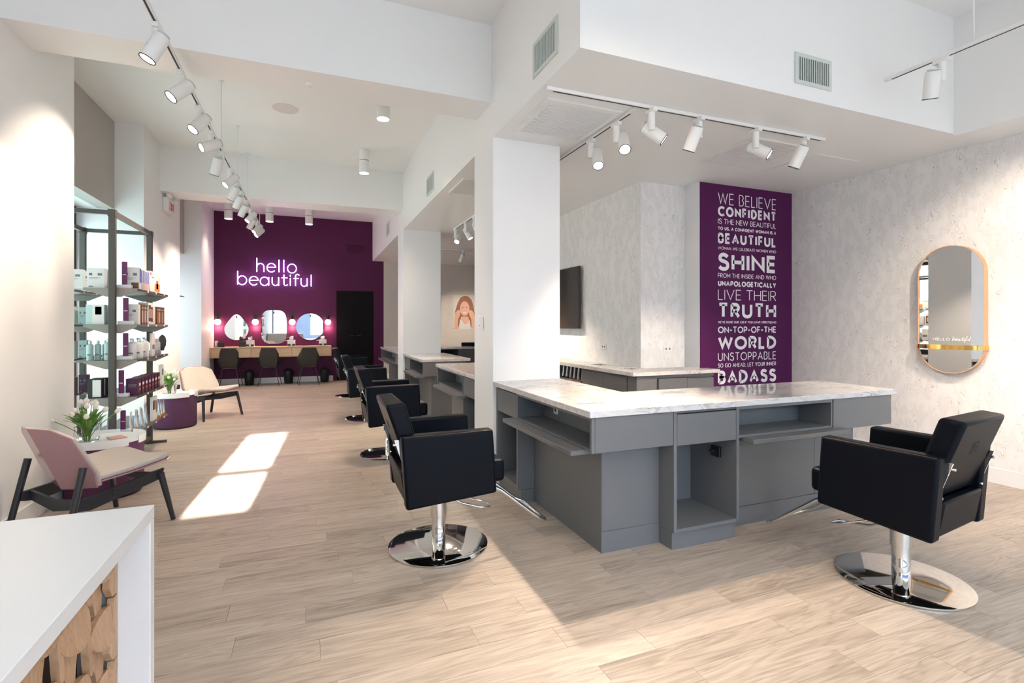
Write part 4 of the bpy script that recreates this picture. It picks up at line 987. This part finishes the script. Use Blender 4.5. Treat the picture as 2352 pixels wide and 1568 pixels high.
# ------------------------------------------------------------------ felt drum tables, vases, tulips
def drum(loc, m, label):
    e = empty('drum_table', loc, label, 'table', 'felt drum tables'); r = .262
    MB().lathe([(r - .02, 0), (r - .015, .018)], 56).build('plinth', 'black', e)
    MB().lathe([(r - .006, .0182), (r, .026), (r, .435), (r - .006, .438)], 56).build('drum', m, e, ang=50)
    MB().lathe([(r + .001, .4385), (r + .004, .443), (r + .004, .452), (r, .456)], 56).build('tray', 'tray', e, ang=50)
    for a0, a1 in ((-128, -40), (-20, 62), (85, 128), (150, 212)):
        mb = MB(); n = 18
        for i in range(n):
            b0, b1 = R(a0 + (a1 - a0) * i / n), R(a0 + (a1 - a0) * (i + 1) / n); ro, ri = r + .0115, r + .0045
            P = [(q * math.cos(b_), q * math.sin(b_), z) for b_ in (b0, b1) for q in (ri, ro) for z in (.418, .482)]
            v_ = [mb.bm.verts.new(p) for p in P]
            for f in ((0, 1, 5, 4), (2, 6, 7, 3), (1, 3, 7, 5), (0, 4, 6, 2)): mb.bm.faces.new([v_[k] for k in f])
            if i == 0: mb.bm.faces.new([v_[k] for k in (0, 2, 3, 1)])
            if i == n - 1: mb.bm.faces.new([v_[k] for k in (4, 5, 7, 6)])
        bmesh.ops.remove_doubles(mb.bm, verts=mb.bm.verts, dist=1e-5)
        mb.build('tray_lip', 'tray', e, ang=40)
    return e
drum((-1.585, 5.16, 0), 'felt', 'round plum felt drum table with white tray top, behind the near lounge chair')
drum((-1.74, 8.20, 0), 'felt2', 'round aubergine felt drum table with white tray top, beside the far lounge chair')
def vase(loc, label):
    e = empty('glass_vase', loc, label, 'vase', 'glass tulip vases')
    MB().lathe([(.060, 0), (.078, .02), (.084, .07), (.078, .115), (.083, .135), (.080, .135), (.074, .115), (.080, .07), (.074, .024), (.02, .012), (.0005, .012)], 32, cap=False).build('glass', 'glass', e, ang=60)
    return e
def tulips(loc, n, seed, grp, where):
    rr = random.Random(seed)
    for k in range(n):
        ang = 2 * PI * (k + rr.random() * .6) / n * 1.0 + (0 if k % 2 else .4); lean = (.05 + .15 * rr.random()) if k % 3 else .06 * rr.random() + .02
        h = .30 - .55 * lean + rr.random() * .05 - .03
        e = empty('tulip', loc, 'white tulip with green leaves standing in ' + where, 'flower', grp)
        dx, dy = math.cos(ang), math.sin(ang)
        def S(t): return Vector((dx * lean * (t ** 1.5) * 1.0 + dx * .015 * (1 - t), dy * lean * (t ** 1.5) + dy * .015 * (1 - t), .016 + h * t))
        MB().tube([S(t / 6) for t in range(7)], .0032, 6).build('stem', 'stem', e)
        d = (S(1) - S(.85)).normalized(); q = d.to_track_quat('Z', 'Y').to_matrix().to_4x4()
        mx = Matrix.Translation(S(1)) @ q; s_ = .85 + rr.random() * .4
        mb = MB(); mb.lathe([(.003 * s_, 0), (.012 * s_, .006 * s_), (.0165 * s_, .018 * s_), (.0155 * s_, .03 * s_), (.010 * s_, .041 * s_), (.003 * s_, .047 * s_)], 10, mx=mx)
        mb.build('bloom', 'tulip', e, ang=60)
        for j in range(3):
            la = ang + (rr.random() - .5) * 2.2; ldx, ldy = math.cos(la), math.sin(la); ll = .19 + rr.random() * .08; spread = .04 + rr.random() * .12
            mb = MB(); prev = None; wmax = .017 + rr.random() * .010
            for i in range(8):
                t = i / 7; p = Vector((ldx * (.012 + spread * t ** 1.7), ldy * (.012 + spread * t ** 1.7), .05 + ll * (t - .25 * t * t * (spread / .12))))
                w_ = wmax * math.sin(PI * min(.97, .12 + t * .86)) ** .8; sd = Vector((-ldy, ldx, 0)) * w_
                rail = [mb.bm.verts.new(p + sd + Vector((ldx, ldy, 0)) * -.004), mb.bm.verts.new(p), mb.bm.verts.new(p - sd + Vector((ldx, ldy, 0)) * -.004)]
                if prev:
                    mb.bm.faces.new((prev[0], prev[1], rail[1], rail[0])); mb.bm.faces.new((prev[1], prev[2], rail[2], rail[1]))
                prev = rail
            mb.build('leaf', 'leaf', e, ang=80)
vase((-1.665, 5.03, .4565), 'clear glass vase of white tulips on the near drum table'); tulips((-1.665, 5.03, .4565), 17, 3, 'tulips on the near drum table', 'the vase on the near drum table')
vase((-1.78, 8.10, .4565), 'clear glass vase of white tulips on the far drum table'); tulips((-1.78, 8.10, .4565), 14, 5, 'tulips on the far drum table', 'the vase on the far drum table')
for k, (x, y, rz, z) in enumerate(((-1.50, 5.12, 25, .4565), (-1.495, 5.115, 34, .4635))):
    e = empty('notebook', (x, y, z), ['blush notebook with gold edges lying under another on the near drum table', 'topmost blush notebook with gold edges on the near drum table'][k], 'book', rz=R(rz))
    B(-.05, .05, -.07, .07, .0, .0068).build('cover', 'notebook', e); B(-.048, .0515, -.0715, .068, .0012, .0056).build('pages', 'orange', e)
e = empty('magazine', (-1.62, 8.28, .4565), 'white magazine lying on the far drum table', 'magazine', rz=R(15)); B(-.09, .09, -.11, .11, 0, .006).build('cover', 'cream', e)

# ------------------------------------------------------------------ display rack in the window bay
def rack(xc, label):
    e = empty('display_rack', (xc, 6.53, 0), label, 'shelf', 'metal display racks')
    for y in (-.605, .605):
        p = B(-.026, .026, y - .026, y + .026, 0, 2.50).build('post', 'rack', e, bevel=.002, seg=1)
        B(-.03, .03, y - .03, y + .03, 2.44, 2.505).build('corner_joint', 'rack', p)
        B(-.17, .17, y - .02, y + .02, .0, .03).build('foot', 'rack', e, bevel=.002, seg=1)
    B(-.02, .02, -.579, .579, 2.455, 2.50).build('top_rail', 'rack', e); B(-.02, .02, -.579, .579, .05, .09).build('bottom_rail', 'rack', e)
    for z in (1.757, 1.404, 1.059, .698, .345):
        s_ = B(-.235, .19, -.60 + .03, .60 - .03, z - .02, z).build('shelf_board', 'shelf', e, bevel=.001, seg=1)
        for y in (-.57 - .012, .57 + .004):
            MB().prism([(-.235, z - .001), (-.235, z - .022), (-.06, z - .085), (.06, z - .085), (.19, z - .022), (.19, z - .001)], y, y + .008, 'Y').build('bracket', 'shelfend', s_)
        for y in (-.25, .05, .38): B(.1905, .1925, y, y + .045, z - .020, z - .001).build('price_tag', 'white', s_)
    return e
RK1 = rack(-1.765, 'grey-brown metal display rack full of hair products, nearest the aisle')
RK2 = rack(-2.40, 'grey-brown metal display rack against the window, half hidden by the near wall')
for k, y in enumerate((5.925, 7.135)):
    e = empty('tie_rail', (-2.08, y, 2.478), ['grey metal rail joining the two racks at the near end', 'grey metal rail joining the two racks at the far end'][k], 'rail')
    B(-.289, .284, -.018, .018, -.02, .02).build('rail', 'rack', e)
def carton(x0, x1, y0, y1, z, h, m, label, grp, prints=(), name='product_box'):
    e = empty(name, ((x0 + x1) / 2, (y0 + y1) / 2, z + .0005), label, 'box', grp); a, b_ = (x1 - x0) / 2, (y1 - y0) / 2
    B(-a, a, -b_, b_, 0, h).build('carton', m, e, bevel=.001, seg=1)
    for f, u0, u1, v0, v1, mm in prints:   # face '-y' or '+x', fractions of width and height
        if f == 'y': B(-a + 2 * a * u0, -a + 2 * a * u1, -b_ - .0009, -b_ - .0002, h * v0, h * v1).build('print', mm, e, smooth=False)
        else: B(a + .0002, a + .0009, -b_ + 2 * b_ * u0, -b_ + 2 * b_ * u1, h * v0, h * v1).build('print', mm, e, smooth=False)
    return e
def sign(x, y, z, h, label, m='prpsign'):
    e = empty('shelf_sign', (x, y, z + .0005), label, 'sign', 'plum shelf signs')
    B(-.06, .06, -.03, .03, 0, .035).build('stand', 'white', e, bevel=.002, seg=1); B(-.021, .021, -.006, .006, .0355, h).build('card', m, e); B(-.015, .015, -.0072, -.0062, h * .5, h * .53).build('print', 'white', e, smooth=False)
BP = [('y', .12, .30, .62, .74, 'ink'), ('y', .60, .85, .62, .74, 'ink'), ('y', .12, .75, .50, .52, 'ink'), ('y', .12, .6, .44, .455, 'ink'), ('y', .1, .34, .04, .09, 'ink')]
x0, x1 = -1.735, -1.595
z1, z2, z3, z4, z5 = 1.757, 1.404, 1.059, .698, .345
sign(-1.69, 6.00, z1, .26, 'plum sign card on the top rack shelf beside the big white carton')
carton(-1.72, -1.585, 6.06, 6.12, z1, .215, 'boxwhite', 'large white carton with brown printed panel, front of the top rack shelf', None, BP + [('y', .5, .95, .03, .30, 'boxbrown'), ('x', .1, .9, .3, .95, 'boxblue')])
for k in range(4):
    carton(x0, x1, 6.14 + k * .075, 6.19 + k * .075, z1, .205 + .004 * (k % 2), 'boxwhite', 'white carton with blue printed spine, %s in the top shelf row' % ['first', 'second', 'third', 'last'][k], 'blue-spined cartons on the top shelf', [('x', .15, .85, .35, .95, 'boxblue'), ('x', .25, .75, .05, .33, 'orange')])
c = carton(-1.70, -1.60, 6.48, 6.86, z1, .225, 'boxwhite', 'wide white carton with red dot and orange hair print, end of top shelf', None, [('x', .03, .12, .80, .93, 'red'), ('x', .16, .40, .70, .74, 'ink'), ('x', .45, .98, .08, .45, 'orange'), ('x', .62, .82, .2, .6, 'hair')])
for k in range(2): carton(-1.985, -1.845, 5.99 + k * .09, 6.05 + k * .09, z1, .19, 'boxwhite', 'white carton with grey print left of the near rack post, %s on top shelf' % ['front', 'back'][k], 'white cartons left of the rack post', BP)
for k in range(3): carton(-2.24, -2.215 + .13, 6.2 + k * .2, 6.26 + k * .2, z1, .19, 'boxwhite', 'white carton on the top shelf of the window rack, %s from the near wall' % ['first', 'second', 'third'][k], 'cartons on the window rack top shelf', BP)
sign(-1.68, 6.00, z2, .26, 'plum sign card on the second rack shelf')
carton(-1.715, -1.60, 6.07, 6.15, z2, .20, 'boxwhite', 'white carton with blue print, front of the second rack shelf', None, BP + [('y', .05, .35, .6, .85, 'boxblue')])
for k in range(4): carton(x0, x1, 6.17 + k * .055, 6.215 + k * .055, z2, .205, 'boxbrown', 'dark brown hair colour carton left of the two-faces box, %s of four' % ['first', 'second', 'third', 'fourth'][k], 'brown cartons left of the two-faces box', [('x', .3, .7, .1, .7, 'cream'), ('x', .2, .8, .8, .86, 'white')])
c = carton(-1.69, -1.60, 6.42, 6.60, z2, .235, 'boxwhite', 'white box picturing two long-haired women on the second rack shelf', None, [('x', .06, .5, .15, .88, 'hairdark'), ('x', .5, .9, .12, .80, 'hairdark')])
for u in (.18, .58): B(.0455, .0462, -.09 + .18 * u, -.09 + .18 * (u + .22), .235 * .3, .235 * .70).build('print', 'skin', c, smooth=False)
carton(-1.69, -1.61, 6.63, 6.72, z2, .195, 'boxwhite', 'plain white carton right of the two-faces box', None, BP)
for k in range(5): carton(x0, x1, 6.74 + k * .062, 6.79 + k * .062, z2, .20, 'boxbrown', 'dark brown hair colour carton right of the two-faces box, %s of five' % ['first', 'second', 'third', 'fourth', 'fifth'][k], 'brown cartons right of the two-faces box', [('x', .3, .7, .1, .7, 'cream' if k % 2 else 'orange'), ('x', .2, .8, .8, .86, 'white')])
for k in range(3): carton(-1.99, -1.845, 5.98 + k * .10, 6.045 + k * .10, z2, .19, 'boxgreen', 'pale green and brown carton left of the rack post, %s on the second shelf' % ['front', 'middle', 'back'][k], 'green cartons left of the rack post', [('y', .35, .98, .02, .98, 'cream'), ('y', .5, .85, .5, .9, 'skin')])
def bottle(x, y, z, r, h, m, label, grp, pump=False):
    e = empty('product_bottle', (x, y, z + .0005), label, 'bottle', grp)
    MB().lathe([(r * .94, 0), (r, .005), (r, h * .74), (r * .82, h * .80), (r * .42, h * .83)], 20).build('body', m, e, ang=50)
    MB().lathe([(r * .5, h * .832), (r * .5, h * .97), (r * .4, h)], 16).build('cap', 'tube' if m != 'bottle_g' else 'bottle_w', e)
    B(-r * .5, r * .5, -r * 1.01 - .0006, -r * 1.01, h * .25, h * .32).build('print', 'ink', e, smooth=False)
sign(-1.68, 5.995, z3, .26, 'plum sign card on the third rack shelf')
bottle(-1.815, 5.99, z3, .036, .21, 'bottle_g', 'pale green bottle left of the near rack post on the third shelf', None)
for k in range(5): bottle(-1.66 + (.03 if k % 2 else 0), 6.10 + k * .10, z3, .040, .205, 'bottle_w', 'white hair product bottle on the third rack shelf, %s from the plum sign' % ['first', 'second', 'third', 'fourth', 'fifth'][k], 'white bottles on the third shelf')
carton(-1.62, -1.60, 6.55, 6.66, z3, .25, 'boxwhite', 'tall white card headed COLOR standing on the third rack shelf', None, [('x', .1, .9, .3, .5, 'ink')])
for k in range(4): bottle(-1.64, 6.70 + k * .075, z3, .030, .185, 'tube', 'clear silver bottle near the far end of the third shelf, %s of four' % ['first', 'second', 'third', 'fourth'][k], 'silver bottles on the third shelf')
e = empty('hair_brush', (-1.62, 7.05, z3 + .0005), 'black oval hair brush standing at the far end of the third shelf', 'brush')
MB().lathe([(.03, 0), (.035, .06)], 16).build('stand', 'glass', e); MB().lathe([(.01, .04), (.036, .10), (.04, .16), (.03, .20), (.008, .225)], 18).build('head', 'cabdark', e)
for k in range(3): bottle(-1.96 + k * .045, 5.99 + k * .05, z3, .027, .19, 'bottle_g', 'slim grey-green bottle left of the rack post, %s in the row' % ['front', 'middle', 'back'][k], 'slim bottles left of the rack post')
sign(-1.715, 5.995, z4, .26, 'plum sign card on the fourth rack shelf')
for k in range(7): carton(-1.70 + (k % 2) * .006, -1.595, 6.07 + k * .115, 6.15 + k * .115, z4, .165, 'prpbox', 'dark plum carton on the fourth rack shelf, %s from the camera' % ['first', 'second', 'third', 'fourth', 'fifth', 'sixth', 'seventh'][k], 'plum cartons on the fourth shelf', [('y', .2, .85, .60, .66, 'ink'), ('y', .2, .8, .5, .53, 'ink'), ('x', .2, .8, .55, .72, 'cream'), ('x', .3, .7, .3, .4, 'orange')])
carton(-1.63, -1.60, 6.93, 7.03, z4, .24, 'boxwhite', 'tall white card at the far end of the fourth rack shelf', None, [('x', .15, .85, .5, .8, 'ink')])
for k in range(2): carton(-1.98, -1.87, 5.99 + k * .11, 6.06 + k * .11, z4, .18, 'cabdark', 'black and white carton left of the rack post, %s on the fourth shelf' % ['front', 'back'][k], 'black cartons left of the rack post', [('y', .35, .95, .05, .95, 'cream')])
sign(-1.70, 5.995, z5, .22, 'plum sign card on the lowest rack shelf')
for k in range(7): tube_product(-1.66 + (k % 2) * .03, 6.08 + k * .075, z5 + .0005, .19, .030, 'silver tube on the lowest rack shelf left of the faces card, %s of seven' % ['first', 'second', 'third', 'fourth', 'fifth', 'sixth', 'seventh'][k], 'silver tubes left of the faces card', 'orange' if k % 3 == 1 else 'tube', rz=R(90))
c = carton(-1.63, -1.605, 6.60, 6.78, z5, .26, 'boxwhite', 'tall white card with three faces standing on the lowest rack shelf', None, [('x', .05, .33, .45, .85, 'hairdark'), ('x', .36, .6, .45, .85, 'hair'), ('x', .66, .95, .3, .8, 'ink')])
for k in range(6): tube_product(-1.64 + (k % 2) * .03, 6.83 + k * .047, z5 + .0005, .185, .028, 'silver tube on the lowest rack shelf right of the faces card, %s of six' % ['first', 'second', 'third', 'fourth', 'fifth', 'sixth'][k], 'silver tubes right of the faces card', 'orange' if k % 2 else 'red', rz=R(90))
for k in range(4): tube_product(-1.97 + k * .045, 5.99 + (k % 2) * .06, z5 + .0005, .19, .028, 'silver tube left of the rack post behind the tulips, %s of four' % ['first', 'second', 'third', 'fourth'][k], 'tubes left of the rack post', 'tube', rz=R(90))
for zz, nm in ((z2, 'second'), (z3, 'third'), (z4, 'fourth')):
    for k in range(2): carton(-2.24, -2.22 + .05, 6.25 + k * .3, 6.33 + k * .3, zz, .18, 'boxgreen' if zz != z4 else 'prpbox', 'carton on the %s shelf of the window rack, %s' % (nm, ['nearer', 'further'][k]), 'cartons on the window rack', BP)
